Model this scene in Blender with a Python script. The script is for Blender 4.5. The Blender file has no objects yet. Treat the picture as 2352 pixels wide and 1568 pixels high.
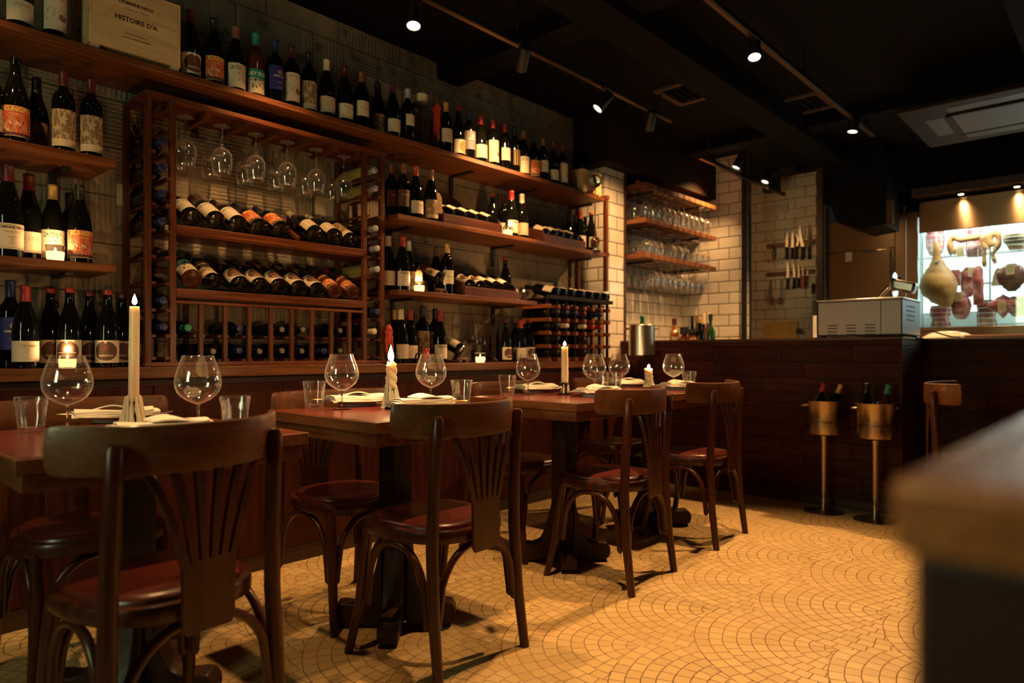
import bpy, bmesh, math, random
from mathutils import Vector, Matrix, Euler
SC = bpy.context.scene
COL = SC.collection
PI = math.pi
R = math.radians
rnd = random.Random(7)

# ---------------------------------------------------------------- camera measurements (metres; x runs along the bottle wall, y towards it)
CF, CCX, CHY, CH = 1564.4, 1176.0, 812.0, 0.97
TH = R(42.51)
_c, _s = math.cos(TH), math.sin(TH)
def ray(px, py):
    t = (px - CCX) / CF
    return (_c + t * _s, _s - t * _c, (CHY - py) / CF)
def atY(px, py, y):
    r = ray(px, py); d = y / r[1]
    return Vector((r[0] * d, y, CH + r[2] * d))
def atX(px, py, x):
    r = ray(px, py); d = x / r[0]
    return Vector((x, r[1] * d, CH + r[2] * d))
def atZ(px, py, z):
    r = ray(px, py); d = (z - CH) / r[2]
    return Vector((r[0] * d, r[1] * d, z))
def xAt(px, y):
    return atY(px, CHY, y).x

# ---------------------------------------------------------------- materials
class NT:
    def __init__(s, name):
        s.m = bpy.data.materials.new(name); s.m.use_nodes = True
        s.t = s.m.node_tree; s.t.nodes.clear()
        s.out = s.t.nodes.new('ShaderNodeOutputMaterial')
    def put(s, sock, v):
        if v is None: return
        if hasattr(v, 'links'): s.t.links.new(v, sock)
        elif isinstance(v, (tuple, list)) and sock.type == 'RGBA' and len(v) == 3: sock.default_value = (*v, 1)
        else: sock.default_value = v
    def n(s, ty, ins=None, outi=0, **props):
        nd = s.t.nodes.new('ShaderNode' + ty)
        for k, v in props.items(): setattr(nd, k, v)
        for k, v in (ins or {}).items(): s.put(nd.inputs[k], v)
        return nd if outi is None else nd.outputs[outi]
    def ma(s, op, a, b=None, c=None, clamp=False):
        nd = s.t.nodes.new('ShaderNodeMath'); nd.operation = op; nd.use_clamp = clamp
        s.put(nd.inputs[0], a)
        if b is not None: s.put(nd.inputs[1], b)
        if c is not None: s.put(nd.inputs[2], c)
        return nd.outputs[0]
    def mix(s, f, a, b, bt='MIX'):
        nd = s.t.nodes.new('ShaderNodeMix'); nd.data_type = 'RGBA'; nd.blend_type = bt
        s.put(nd.inputs[0], f); s.put(nd.inputs[6], a); s.put(nd.inputs[7], b)
        return nd.outputs[2]
    def obj(s): return s.n('TexCoord', outi=3)
    def uv(s): return s.n('TexCoord', outi=2)
    def mapv(s, v, scale=(1, 1, 1), rot=(0, 0, 0), loc=(0, 0, 0)):
        return s.n('Mapping', {'Vector': v, 'Scale': scale, 'Rotation': rot, 'Location': loc})
    def noise(s, v, sc, det=4, rough=.55, outi=0): return s.n('TexNoise', {'Vector': v, 'Scale': sc, 'Detail': det, 'Roughness': rough}, outi=outi)
    def ramp(s, f, stops):
        nd = s.t.nodes.new('ShaderNodeValToRGB'); s.put(nd.inputs[0], f)
        el = nd.color_ramp.elements
        while len(el) < len(stops): el.new(.5)
        for e, (p, c) in zip(el, stops): e.position = p; e.color = (*c, 1) if len(c) == 3 else c
        return nd.outputs[0]
    def rng(s, v, a, b, c=0, d=1):
        return s.n('MapRange', {'Value': v, 'From Min': a, 'From Max': b, 'To Min': c, 'To Max': d}, clamp=True)
    def bump(s, h, st=.3, dist=.01): return s.n('Bump', {'Height': h, 'Strength': st, 'Distance': dist})
    def sep(s, v):
        nd = s.n('SeparateXYZ', {'Vector': v}, outi=None); return nd.outputs
    def comb(s, x=0., y=0., z=0.): return s.n('CombineXYZ', {'X': x, 'Y': y, 'Z': z})
    def wn(s, v, outi=0): return s.n('TexWhiteNoise', {'Vector': v}, outi=outi)
    def bsdf(s, **k):
        nd = s.t.nodes.new('ShaderNodeBsdfPrincipled')
        names = dict(col='Base Color', rough='Roughness', metal='Metallic', normal='Normal', trans='Transmission Weight', ior='IOR', coat='Coat Weight',
                     croug='Coat Roughness', em='Emission Color', es='Emission Strength', alpha='Alpha', spec='Specular IOR Level', sss='Subsurface Weight',
                     sssr='Subsurface Radius', ssss='Subsurface Scale', aniso='Anisotropic', sheen='Sheen Weight')
        for a, v in k.items(): s.put(nd.inputs[names[a]], v)
        s.t.links.new(nd.outputs[0], s.out.inputs[0])
        return s.m
MATS = {}
def plain(name, col, rough=.5, metal=0., **k):
    if name not in MATS:
        MATS[name] = NT(name).bsdf(col=col, rough=rough, metal=metal, **k)
    return MATS[name]
def wood(name, c1, c2, axis=0, rough=.4, sc=1., bump=.15, coat=0., spec=.3):
    """long grain along the given local axis, with darker figure and pores"""
    if name in MATS: return MATS[name]
    t = NT(name); o = t.obj()
    inf = t.n('ObjectInfo', outi=5)
    off = t.ma('MULTIPLY', inf, 37.)
    v = t.n('VectorMath', {0: o, 1: t.comb(off, off, off)}, operation='ADD')
    s1 = [14 * sc] * 3; s1[axis] = 1.1 * sc
    s2 = [95 * sc] * 3; s2[axis] = 3. * sc
    a = t.noise(t.mapv(v, s1), 1, 5, .6)
    b = t.noise(t.mapv(v, s2), 1, 3, .6)
    w = t.ma('FRACT', t.ma('MULTIPLY', a, 5.))
    w = t.ma('ABSOLUTE', t.ma('SUBTRACT', w, .5))
    f = t.ma('ADD', t.ma('MULTIPLY', w, .9), t.ma('MULTIPLY', b, .55))
    col = t.ramp(f, [(.15, c1), (.75, c2)])
    f2 = t.rng(b, .35, .65)
    MATS[name] = t.bsdf(col=col, rough=t.ma('ADD', rough - .06, t.ma('MULTIPLY', f2, .12)), normal=t.bump(b, bump, .004), coat=coat, croug=.15, spec=spec)
    return MATS[name]

# ---------------------------------------------------------------- mesh builder
class MB:
    def __init__(s): s.v = []; s.f = []; s.uv = None; s.mi = []; s.cm = 0
    def add(s, vs, fs):
        b = len(s.v); s.v += [tuple(p) for p in vs]; s.f += [tuple(b + i for i in f) for f in fs]; s.mi += [s.cm] * len(fs); return s
    def box(s, x0, x1, y0, y1, z0, z1, M=None):
        vs = [Vector(p) for p in ((x0, y0, z0), (x1, y0, z0), (x1, y1, z0), (x0, y1, z0), (x0, y0, z1), (x1, y0, z1), (x1, y1, z1), (x0, y1, z1))]
        if M is not None: vs = [M @ p for p in vs]
        return s.add(vs, [(3, 2, 1, 0), (4, 5, 6, 7), (0, 1, 5, 4), (1, 2, 6, 5), (2, 3, 7, 6), (3, 0, 4, 7)])
    def tube(s, pts, rad, seg=10, cap=True, flat=None):
        pts = [Vector(p) for p in pts]; n = len(pts)
        rs = rad if isinstance(rad, (list, tuple)) else [rad] * n
        tg = [(pts[min(i + 1, n - 1)] - pts[max(i - 1, 0)]).normalized() for i in range(n)]
        up = Vector((0, 0, 1)) if abs(tg[0].z) < .9 else Vector((1, 0, 0))
        a = tg[0].cross(up).normalized(); vs = []
        for i in range(n):
            a = (a - tg[i] * a.dot(tg[i])).normalized(); b = tg[i].cross(a)
            for k in range(seg):
                an = 2 * PI * k / seg
                fx = flat if flat else 1
                vs.append(pts[i] + rs[i] * (math.cos(an) * a + math.sin(an) * b * fx))
        fs = [(i * seg + k, i * seg + (k + 1) % seg, (i + 1) * seg + (k + 1) % seg, (i + 1) * seg + k) for i in range(n - 1) for k in range(seg)]
        if cap: fs += [tuple(range(seg - 1, -1, -1)), tuple((n - 1) * seg + k for k in range(seg))]
        return s.add(vs, fs)
    def lathe(s, prof, seg=24, M=None, a0=0., a1=2 * PI):
        full = abs(a1 - a0 - 2 * PI) < 1e-6
        cols = seg if full else seg + 1
        vs = []; rows = []
        for r, z in prof:
            if r < 1e-6: rows.append([len(vs)] * cols); vs.append(Vector((0, 0, z)))
            else:
                rows.append(list(range(len(vs), len(vs) + cols)))
                for k in range(cols):
                    an = a0 + (a1 - a0) * k / seg
                    vs.append(Vector((r * math.cos(an), r * math.sin(an), z)))
        fs = []
        for i in range(len(prof) - 1):
            for k in range(seg):
                k2 = (k + 1) % cols if full else k + 1
                q = [rows[i][k], rows[i][k2], rows[i + 1][k2], rows[i + 1][k]]
                q2 = []
                for x in q:
                    if x not in q2: q2.append(x)
                if len(q2) > 2: fs.append(tuple(q2))
        if M is not None: vs = [M @ p for p in vs]
        return s.add(vs, fs)
    def prism(s, poly, y0, y1, M=None):
        """polygon in local x,z pulled along y"""
        n = len(poly)
        vs = [Vector((x, y0, z)) for x, z in poly] + [Vector((x, y1, z)) for x, z in poly]
        if M is not None: vs = [M @ p for p in vs]
        return s.add(vs, [tuple(range(n)), tuple(range(2 * n - 1, n - 1, -1))] + [(i, n + i, n + (i + 1) % n, (i + 1) % n) for i in range(n)])
    def sphere(s, c, r, su=14, sv=9, sc=(1, 1, 1), M=None):
        prof = [(r * math.sin(PI * i / sv), -r * math.cos(PI * i / sv)) for i in range(sv + 1)]
        prof[0] = (0, -r); prof[-1] = (0, r)
        T = Matrix.Translation(Vector(c)) @ (M or Matrix.Identity(4)) @ Matrix.Diagonal((*sc, 1))
        return s.lathe(prof, su, T)
    def grid(s, rows, closed=False):
        b = []; vs = []
        w = len(rows[0])
        for r_ in rows: vs += r_
        fs = []
        for i in range(len(rows) - 1):
            for k in range(w if closed else w - 1):
                k2 = (k + 1) % w
                fs.append((i * w + k, i * w + k2, (i + 1) * w + k2, (i + 1) * w + k))
        return s.add(vs, fs)
    def mesh(s, name, mats, smooth=True, ang=40):
        me = bpy.data.meshes.new(name)
        me.from_pydata(s.v, [], s.f)
        bm = bmesh.new(); bm.from_mesh(me); bmesh.ops.recalc_face_normals(bm, faces=bm.faces); bm.to_mesh(me); bm.free()
        for m in (mats if isinstance(mats, (list, tuple)) else [mats]): me.materials.append(m)
        if len(set(s.mi)) > 1: me.polygons.foreach_set('material_index', s.mi)
        if smooth:
            me.polygons.foreach_set('use_smooth', [True] * len(me.polygons))
            me.set_sharp_from_angle(angle=R(ang))
        me.update(); return me
    def build(s, name, mats, parent=None, loc=None, bevel=0., smooth=True, ang=40, rot=None, bseg=2, sub=0, solid=0):
        return put(name, s.mesh(name, mats, smooth, ang), parent, loc, rot, bevel, bseg, sub, solid)
def put(name, me, parent=None, loc=None, rot=None, bevel=0., bseg=2, sub=0, solid=0):
    o = bpy.data.objects.new(name, me); COL.objects.link(o)
    if parent is not None: o.parent = parent
    if loc is not None: o.location = loc
    if rot is not None: o.rotation_euler = rot
    if solid:
        b = o.modifiers.new('t', 'SOLIDIFY'); b.thickness = solid; b.offset = 0
    if bevel:
        b = o.modifiers.new('b', 'BEVEL'); b.width = bevel; b.segments = bseg; b.limit_method = 'ANGLE'; b.angle_limit = R(35)
    if sub:
        b = o.modifiers.new('s', 'SUBSURF'); b.levels = sub; b.render_levels = sub
    return o
def tag(o, label=None, cat=None, group=None, kind=None):
    if label: o['label'] = label
    if cat: o['category'] = cat
    if group: o['group'] = group
    if kind: o['kind'] = kind
    return o
def thing(name, label, cat, loc=(0, 0, 0), rz=0., group=None):
    o = bpy.data.objects.new(name, None); COL.objects.link(o)
    o.empty_display_size = .05
    o.location = loc; o.rotation_euler = (0, 0, rz)
    return tag(o, label, cat, group)
def struct(name, mb, m, bevel=0., smooth=False):
    o = mb.build(name, m, bevel=bevel, smooth=smooth); o['kind'] = 'structure'; return o
KIDS = {}
def dup(root, loc=None, rot=None, label=None, group=None):
    """a copy of a thing, of its parts and of their sub-parts"""
    r = root.copy(); COL.objects.link(r)
    if loc is not None: r.location = loc
    if rot is not None: r.rotation_euler = rot
    if label: r['label'] = label
    if group: r['group'] = group
    for ch in list(root.children):
        c = ch.copy(); COL.objects.link(c); c.parent = r
        for g in list(ch.children):
            d = g.copy(); COL.objects.link(d); d.parent = c
    return r
TXT = {}
def text_mesh(s, size, bold=0., shear=0., spacing=1.):
    k = (s, size, bold, shear, spacing)
    if k in TXT: return TXT[k]
    cu = bpy.data.curves.new('txt', 'FONT'); cu.body = s; cu.size = size; cu.align_x = 'CENTER'; cu.align_y = 'CENTER'
    cu.resolution_u = 2; cu.offset = bold; cu.shear = shear; cu.space_character = spacing
    o = bpy.data.objects.new('txt', cu); COL.objects.link(o)
    dg = bpy.context.evaluated_depsgraph_get(); dg.update()
    me = bpy.data.meshes.new_from_object(o.evaluated_get(dg))
    vs = [tuple(v.co) for v in me.vertices]; fs = [tuple(p.vertices) for p in me.polygons]
    bpy.data.objects.remove(o); bpy.data.curves.remove(cu); bpy.data.meshes.remove(me)
    TXT[k] = (vs, fs); return TXT[k]
def add_text(mb, s, size, fn, x=0., y=0., bold=0., shear=0., spacing=1.):
    vs, fs = text_mesh(s, size, bold, shear, spacing)
    mb.add([fn(a + x, b + y) for a, b, _ in vs], fs)
# ---------------------------------------------------------------- shared materials
OAK = wood('oak_shelf', (.08, .021, .006), (.195, .066, .018), 0, .42)
RACKW = wood('rack_wood', (.045, .010, .0035), (.12, .034, .010), 2, .4)
RACKX = wood('rack_wood_rail', (.055, .012, .004), (.155, .042, .012), 0, .38)
CHW = wood('chair_wood', (.030, .0075, .0035), (.068, .019, .0075), 2, .34, coat=.12)
CRESTW = wood('chair_crest_wood', (.075, .027, .010), (.125, .048, .018), 0, .40, .7, coat=.1)
TABW = wood('table_wood', (.07, .022, .008), (.15, .055, .02), 1, .38)
BASEW = wood('table_base_wood', (.018, .008, .005), (.04, .016, .009), 2, .45)
WAIN = wood('wainscot_wood', (.030, .0062, .003), (.056, .0125, .006), 2, .46, .8, spec=.15)
BLACK = plain('black_metal', (.012, .011, .011), .45)
IRON = plain('dark_iron', (.02, .018, .017), .5, .6)
STEEL = plain('steel', (.62, .6, .58), .28, 1.)
WAX = NT('candle_wax').bsdf(col=(.85, .72, .52), rough=.45, sss=.7, sssr=(1., .55, .25), ssss=.03)
WHITE = plain('white_china', (.78, .76, .72), .15)
LINEN = NT('linen'); _o = LINEN.obj(); LINEN = LINEN.bsdf(col=(.82, .76, .66), rough=.9, normal=LINEN.bump(LINEN.noise(_o, 400, 2), .3, .002))
def _glass(nm, tint=(1, 1, 1)):
    # thin drinking glass: clear refraction, shadow rays pass through the glass itself
    return NT(nm).bsdf(col=tint, rough=0., trans=1., ior=1.45)
GLASS = _glass('clear_glass')
def thin_glass(nm):
    t = NT(nm); a = t.n('BsdfTransparent', {'Color': (.97, .97, .97, 1)}); b = t.n('BsdfGlossy', {'Roughness': .06, 'Color': (1, 1, 1, 1)})
    fc = t.n('LayerWeight', {'Blend': .5}, outi=1); f = t.ma('ADD', .09, t.ma('MULTIPLY', t.ma('POWER', fc, 3.), .7)); m = t.n('MixShader', {0: f, 1: a, 2: b}); d = t.n('BsdfDiffuse', {'Color': (.9, .88, .84, 1)}); e = t.n('BsdfTranslucent', {'Color': (.9, .88, .84, 1)}); de = t.n('AddShader', {0: d, 1: e})
    m2 = t.n('MixShader', {0: t.ma('ADD', .004, t.ma('MULTIPLY', t.ma('POWER', fc, 5.), .15)), 1: m, 2: de}); t.t.links.new(m2, t.out.inputs[0]); return t.m  # whitish rim at grazing angles painted in for light refracted by the glass
def emit(name, col, st):
    t = NT(name); e = t.n('Emission', {'Color': col, 'Strength': st}); t.t.links.new(e, t.out.inputs[0]); return t.m
FLAME = emit('flame', (1., .62, .25), 60)

# floor: cream cobbles laid in fans
def fan_floor():
    t = NT('fan_cobble_floor')
    o = t.sep(t.mapv(t.obj(), rot=(0, 0, R(-40))))
    X, Y = o[0], o[1]
    Rm = .46; w = Rm * math.sqrt(2); h = Rm / math.sqrt(2)
    wob = t.noise(t.obj(), 9, 2)
    X = t.ma('ADD', X, t.ma('MULTIPLY', t.ma('SUBTRACT', wob, .5), .012))
    Y = t.ma('ADD', Y, t.ma('MULTIPLY', t.ma('SUBTRACT', t.noise(t.mapv(t.obj(), loc=(5, 3, 0)), 9, 2), .5), .012))
    k = t.ma('FLOOR', t.ma('DIVIDE', Y, h))
    def cand(kk):
        off = t.ma('MULTIPLY', t.ma('MODULO', t.ma('ADD', kk, 1000.), 2.), w / 2)
        q = t.ma('DIVIDE', t.ma('SUBTRACT', X, off), w)
        rr = t.ma('FLOOR', t.ma('ADD', q, .5))
        dx = t.ma('MULTIPLY', t.ma('SUBTRACT', q, rr), w)
        dy = t.ma('SUBTRACT', Y, t.ma('MULTIPLY', kk, h))
        d = t.ma('SQRT', t.ma('ADD', t.ma('MULTIPLY', dx, dx), t.ma('MULTIPLY', dy, dy)))
        return dx, dy, d, rr
    k1 = t.ma('SUBTRACT', k, 1.)
    a = cand(k1); b = cand(k)
    inn = t.ma('LESS_THAN', a[2], Rm)
    def pick(p, q): return t.ma('ADD', t.ma('MULTIPLY', inn, p), t.ma('MULTIPLY', t.ma('SUBTRACT', 1., inn), q))
    dx, dy, d, rr = [pick(p, q) for p, q in zip(a, b)]
    kk = pick(k1, k)
    rw = Rm / 10.
    qd = t.ma('DIVIDE', d, rw); ring = t.ma('FLOOR', qd); fr = t.ma('FRACT', qd)
    ang = t.ma('ARCTAN2', dx, dy)
    rmid = t.ma('MULTIPLY', t.ma('ADD', ring, .5), rw)
    rid = t.wn(t.comb(ring, kk, rr))
    cnt = t.ma('ADD', t.ma('ROUND', t.ma('DIVIDE', t.ma('MULTIPLY', rmid, PI / 2), .056)), 1.)
    ta = t.ma('ADD', t.ma('MULTIPLY', t.ma('ADD', t.ma('DIVIDE', ang, PI / 2), .5), cnt), rid)
    ti = t.ma('FLOOR', ta); ft = t.ma('FRACT', ta)
    tw = t.ma('DIVIDE', t.ma('MULTIPLY', rmid, PI / 2), cnt)
    e1 = t.ma('MULTIPLY', t.ma('MINIMUM', fr, t.ma('SUBTRACT', 1., fr)), rw)
    e2 = t.ma('MULTIPLY', t.ma('MINIMUM', ft, t.ma('SUBTRACT', 1., ft)), tw)
    e3 = t.ma('ABSOLUTE', t.ma('SUBTRACT', a[2], Rm))
    e = t.ma('MINIMUM', t.ma('MINIMUM', e1, e2), e3)
    gj = t.noise(t.obj(), 55, 2)
    g = t.rng(t.ma('ADD', e, t.ma('MULTIPLY', t.ma('SUBTRACT', gj, .5), .0022)), .0006, .0024)
    tid = t.wn(t.comb(ti, t.ma('ADD', ring, t.ma('MULTIPLY', kk, 31.)), rr))
    st = t.noise(t.obj(), 3.5, 5); st2 = t.noise(t.obj(), 1.1, 3)
    base = t.mix(tid, (.54, .385, .17), (.68, .50, .24))
    base = t.mix(t.rng(st, .35, .7, 0, .45), base, (.50, .33, .13))
    base = t.mix(t.rng(st2, .45, .7, 0, .35), base, (.46, .30, .12))
    grout = t.mix(t.rng(t.noise(t.obj(), 2.3, 3), .35, .65), (.09, .035, .013), (.30, .17, .075))
    col = t.mix(g, grout, base)
    MATS['floor'] = t.bsdf(col=col, rough=t.mix(g, (.9, .9, .9), (.42, .42, .42)), normal=t.bump(t.ma('ADD', g, t.ma('MULTIPLY', t.noise(t.obj(), 40, 3), .25)), .35, .004))
    return MATS['floor']
FLOORM = fan_floor()

def metro(name, plane, tint=(.80, .74, .64), grout=(.05, .04, .035), loc=(0, 0, 0), rough=.1):
    """glossy bevelled white tile, 200 x 100 mm, running bond"""
    t = NT(name); o = t.sep(t.n('TexCoord', outi=3))
    a = {'XZ': (o[0], o[2]), 'YZ': (o[1], o[2])}[plane]
    v = t.mapv(t.comb(a[0], a[1], 0.), loc=loc)
    br = t.n('TexBrick', {'Vector': v, 'Color1': (*tint, 1), 'Color2': (tint[0] * .93, tint[1] * .93, tint[2] * .93, 1), 'Mortar': (*grout, 1), 'Scale': 1., 'Mortar Size': .0035,
                          'Mortar Smooth': .05, 'Bias': 0., 'Brick Width': .204, 'Row Height': .102}, outi=None, offset=.5)
    br2 = t.n('TexBrick', {'Vector': v, 'Color1': (1, 1, 1, 1), 'Color2': (1, 1, 1, 1), 'Mortar': (0, 0, 0, 1), 'Scale': 1., 'Mortar Size': .012, 'Mortar Smooth': 1., 'Brick Width': .204, 'Row Height': .102}, outi=None, offset=.5)
    sm = t.noise(o_ := t.n('TexCoord', outi=3), 3, 4)
    col = t.mix(t.rng(sm, .4, .75, 0, .25), br.outputs[0], (.62, .5, .36), 'MULTIPLY')
    return t.bsdf(col=col, rough=t.ma('ADD', rough, t.ma('MULTIPLY', br.outputs[1], .6)), normal=t.bump(t.ma('ADD', br2.outputs[0], t.ma('MULTIPLY', t.noise(o_, 7, 2), .15)), .5, .004), coat=.3, croug=.05)
TILE_XZ = metro('metro_tile_side', 'XZ'); TILE_YZ = metro('metro_tile_end', 'YZ')

def stone_wall():
    """rough plaster cast in blocks, combed in changing directions"""
    t = NT('combed_block_plaster'); o = t.n('TexCoord', outi=3); s = t.sep(o)
    v = t.comb(s[0], s[2], 0.)
    br = t.n('TexBrick', {'Vector': v, 'Color1': (0, 0, 0, 1), 'Color2': (1, 1, 1, 1), 'Mortar': (.5, .5, .5, 1), 'Scale': 1., 'Mortar Size': .004, 'Mortar Smooth': .3, 'Brick Width': .42, 'Row Height': .205}, outi=None, offset=.37)
    cid = br.outputs[0]
    wob = t.noise(o, 6, 3)
    hz = t.n('TexWave', {'Vector': t.mapv(v, (1, 1, 1)), 'Scale': 17., 'Distortion': 2.4, 'Detail': 3., 'Detail Scale': 2.5}, outi=0, wave_type='BANDS', bands_direction='Y')
    vt = t.n('TexWave', {'Vector': t.mapv(v, (1, 1, 1)), 'Scale': 15., 'Distortion': 2., 'Detail': 3., 'Detail Scale': 2.2}, outi=0, wave_type='BANDS', bands_direction='X')
    dirn = t.rng(t.noise(t.mapv(v, (1.1, 3.4, 1)), 1., 1), .47, .53)
    comb = t.mix(dirn, hz, vt)
    rough_zone = t.rng(t.noise(t.mapv(v, loc=(3.3, 1.7, 0)), 1.5, 3), .42, .56)
    cmb = t.ma('MULTIPLY', comb, t.ma('SUBTRACT', 1., t.ma('MULTIPLY', rough_zone, .75)))
    patch = t.noise(o, 2.4, 6, .6)
    fine = t.noise(o, 26, 5, .65)
    col = t.ramp(patch, [(.28, (.11, .088, .06)), (.5, (.22, .175, .12)), (.72, (.38, .30, .20))])
    col = t.mix(t.rng(fine, .35, .75, 0, .5), col, (.32, .25, .17))
    col = t.mix(t.rng(t.noise(o, 9, 4), .58, .68, 0, .7), col, (.055, .045, .036))
    col = t.mix(t.ma('MULTIPLY', br.outputs[1], .7), col, (.03, .022, .018))
    line = t.rng(cmb, .0, .22, .75, 0.)
    col = t.mix(t.ma('MULTIPLY', line, t.ma('SUBTRACT', 1., rough_zone)), col, (.045, .033, .022))
    hgt = t.ma('ADD', t.ma('MULTIPLY', cmb, .5), t.ma('SUBTRACT', t.ma('MULTIPLY', fine, .8), br.outputs[1]))
    return t.bsdf(col=col, rough=.85, normal=t.bump(hgt, .6, .012))
STONE = stone_wall()

def planks(name, plane, c1, c2, w=.62, h=.102, loc=(0, 0, 0)):
    t = NT(name); o = t.n('TexCoord', outi=3); s = t.sep(o)
    a = s[0] if plane == 'XZ' else s[1]
    v = t.mapv(t.comb(a, s[2], 0.), loc=loc)
    br = t.n('TexBrick', {'Vector': v, 'Color1': (0, 0, 0, 1), 'Color2': (1, 1, 1, 1), 'Mortar': (.5, .5, .5, 1), 'Scale': 1., 'Mortar Size': .0025, 'Mortar Smooth': .2, 'Brick Width': w, 'Row Height': h}, outi=None, offset=.43, squash=.7, squash_frequency=3)
    gv = t.n('VectorMath', {0: t.comb(a, s[2], 0.), 1: t.n('VectorMath', {0: br.outputs[0], 1: (3., 7., 0)}, operation='MULTIPLY')}, operation='ADD')
    g1 = t.noise(t.mapv(gv, (1.6, 26, 1)), 1., 5, .6); g2 = t.noise(t.mapv(gv, (5, 150, 1)), 1., 3)
    w1 = t.ma('ABSOLUTE', t.ma('SUBTRACT', t.ma('FRACT', t.ma('MULTIPLY', g1, 5.)), .5))
    col = t.ramp(t.ma('ADD', t.ma('MULTIPLY', w1, .8), t.ma('MULTIPLY', g2, .6)), [(.2, c1), (.8, c2)])
    col = t.mix(t.ma('MULTIPLY', br.outputs[0], .5), col, (c1[0] * .6, c1[1] * .6, c1[2] * .6))
    col = t.mix(br.outputs[1], col, (.004, .002, .002))
    hgt = t.ma('SUBTRACT', t.ma('ADD', t.ma('MULTIPLY', g2, .5), t.ma('MULTIPLY', g1, 1.)), t.ma('MULTIPLY', br.outputs[1], 2.))
    return t.bsdf(col=col, rough=.5, spec=.12, normal=t.bump(hgt, .7, .008))
PLANK_V = planks('counter_planks', 'YZ', (.030, .0068, .0042), (.085, .021, .011))
PLANK_U = planks('counter_planks_end', 'XZ', (.036, .008, .005), (.10, .026, .013), w=1.2)

CEILM = plain('black_ceiling_paint', (.0045, .004, .004), .8, spec=.08)
DARKWALL = plain('dark_painted_wall', (.03, .022, .018), .7)
# ---------------------------------------------------------------- setting
YB, YF, YL, YW, YP = 3.21, 2.88, 2.865, 2.885, 3.0      # bottle wall, shelf fronts, ledge front, panel front, tiled pillar
XC, XC2, XA, XK = 4.535, 5.10, 5.95, 7.03               # counter fronts, tiled end of the alcove, kitchen wall
ZL, ZC, ZS, ZT = .917, 1.071, 2.78, .77
X0, Y0, YA = -1.22, -3.0, 3.22                              # rear wall, right wall, alcove back

struct('floor', MB().box(X0 - .1, XK + .9, Y0 - .1, YB + .3, -.1, 0), FLOORM)
cm = MB().box(X0 - .1, XK + .9, Y0 - .1, YB + .3, ZS, ZS + .1)
for y in (.35, 1.95): cm.box(X0, XK, y - .11, y + .11, ZS - .16, ZS)
for x in (2.9, 5.4): cm.box(x - .09, x + .09, Y0, YB, ZS - .1, ZS)
struct('ceiling', cm, CEILM)
struct('wall_left', MB().box(X0 - .1, 4.34, YB, YB + .2, 0, ZS), STONE)
struct('wall_alcove', MB().box(4.59, XA + .02, YA, YA + .15, 0, ZS), TILE_XZ)
struct('wall_kitchen', MB().box(XK, XK + .15, 2.27, 3.4, 0, ZS), TILE_YZ)
struct('wall_far', MB().box(XK + .75, XK + .85, Y0, 2.3, 0, ZS), DARKWALL)
struct('wall_right', MB().box(X0 - .1, XK + .9, Y0 - .1, Y0, 0, ZS), DARKWALL)
wr = MB().box(X0 - .1, X0, Y0, YB, 0, 1.0).box(X0 - .1, X0, Y0, YB, 2.1, ZS).box(X0 - .1, X0, Y0, 1.15, 1.0, 2.1).box(X0 - .1, X0, 1.65, YB, 1.0, 2.1)
struct('wall_rear', wr, DARKWALL)
# tiled pillar between shelves and alcove
def two_face(name, x0, x1, y0, y1, z0, z1, mside, mend):
    mb = MB()
    mb.box(x0, x1, y0, y1, z0, z1)
    mb.mi = [0, 0, 0, 1, 0, 1]
    return struct(name, mb, [mside, mend])
two_face('wall_pillar', 4.32, 4.59, YP, YA + .1, 0, 2.40, TILE_XZ, TILE_YZ)
two_face('wall_alcove_end', XA, XA + .09, 2.60, YA + .1, 0, ZS, TILE_XZ, TILE_YZ)
two_face('wall_kitchen_end', 6.95, 7.06, 2.235, 2.29, 0, ZS, TILE_XZ, TILE_YZ)
struct('trim_1', MB().box(XA - .025, XA + .0, 2.585, 2.625, 0, ZS), IRON)
struct('trim_2', MB().box(6.9, 6.955, 2.24, 2.30, 0, ZS), plain('brown_trim', (.05, .02, .01), .4))
struct('trim_3', MB().box(4.585, 4.605, YP - .012, YP + .02, 0, 2.4), plain('brown_trim', (.05, .02, .01), .4))
struct('trim_4', MB().box(XA + .085, XA + .11, 2.59, 2.62, 0, ZS), IRON)
# dropped dark soffit over the pillar and alcove
struct('ceiling_soffit', MB().box(4.2, XA, YP - .12, YA, 2.40, ZS), plain('soffit_brown', (.018, .007, .004), .7, spec=.1))
# a cool lit street window behind the camera
wn_ = MB().box(X0 - .12, X0 - .1, 1.15, 1.65, 1.0, 2.1)
o = wn_.build('window_1', emit('window_daylight', (.86, 1., .56), 18.)); o['kind'] = 'structure'
wf = MB()
for y in (1.15, 1.38, 1.61): wf.box(X0 - .09, X0 - .03, y, y + .04, 1.0, 2.1)
for z in (1.0, 1.5, 2.06): wf.box(X0 - .09, X0 - .03, 1.15, 1.65, z, z + .04)
wf.build('window_frame', BLACK, o)
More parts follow.
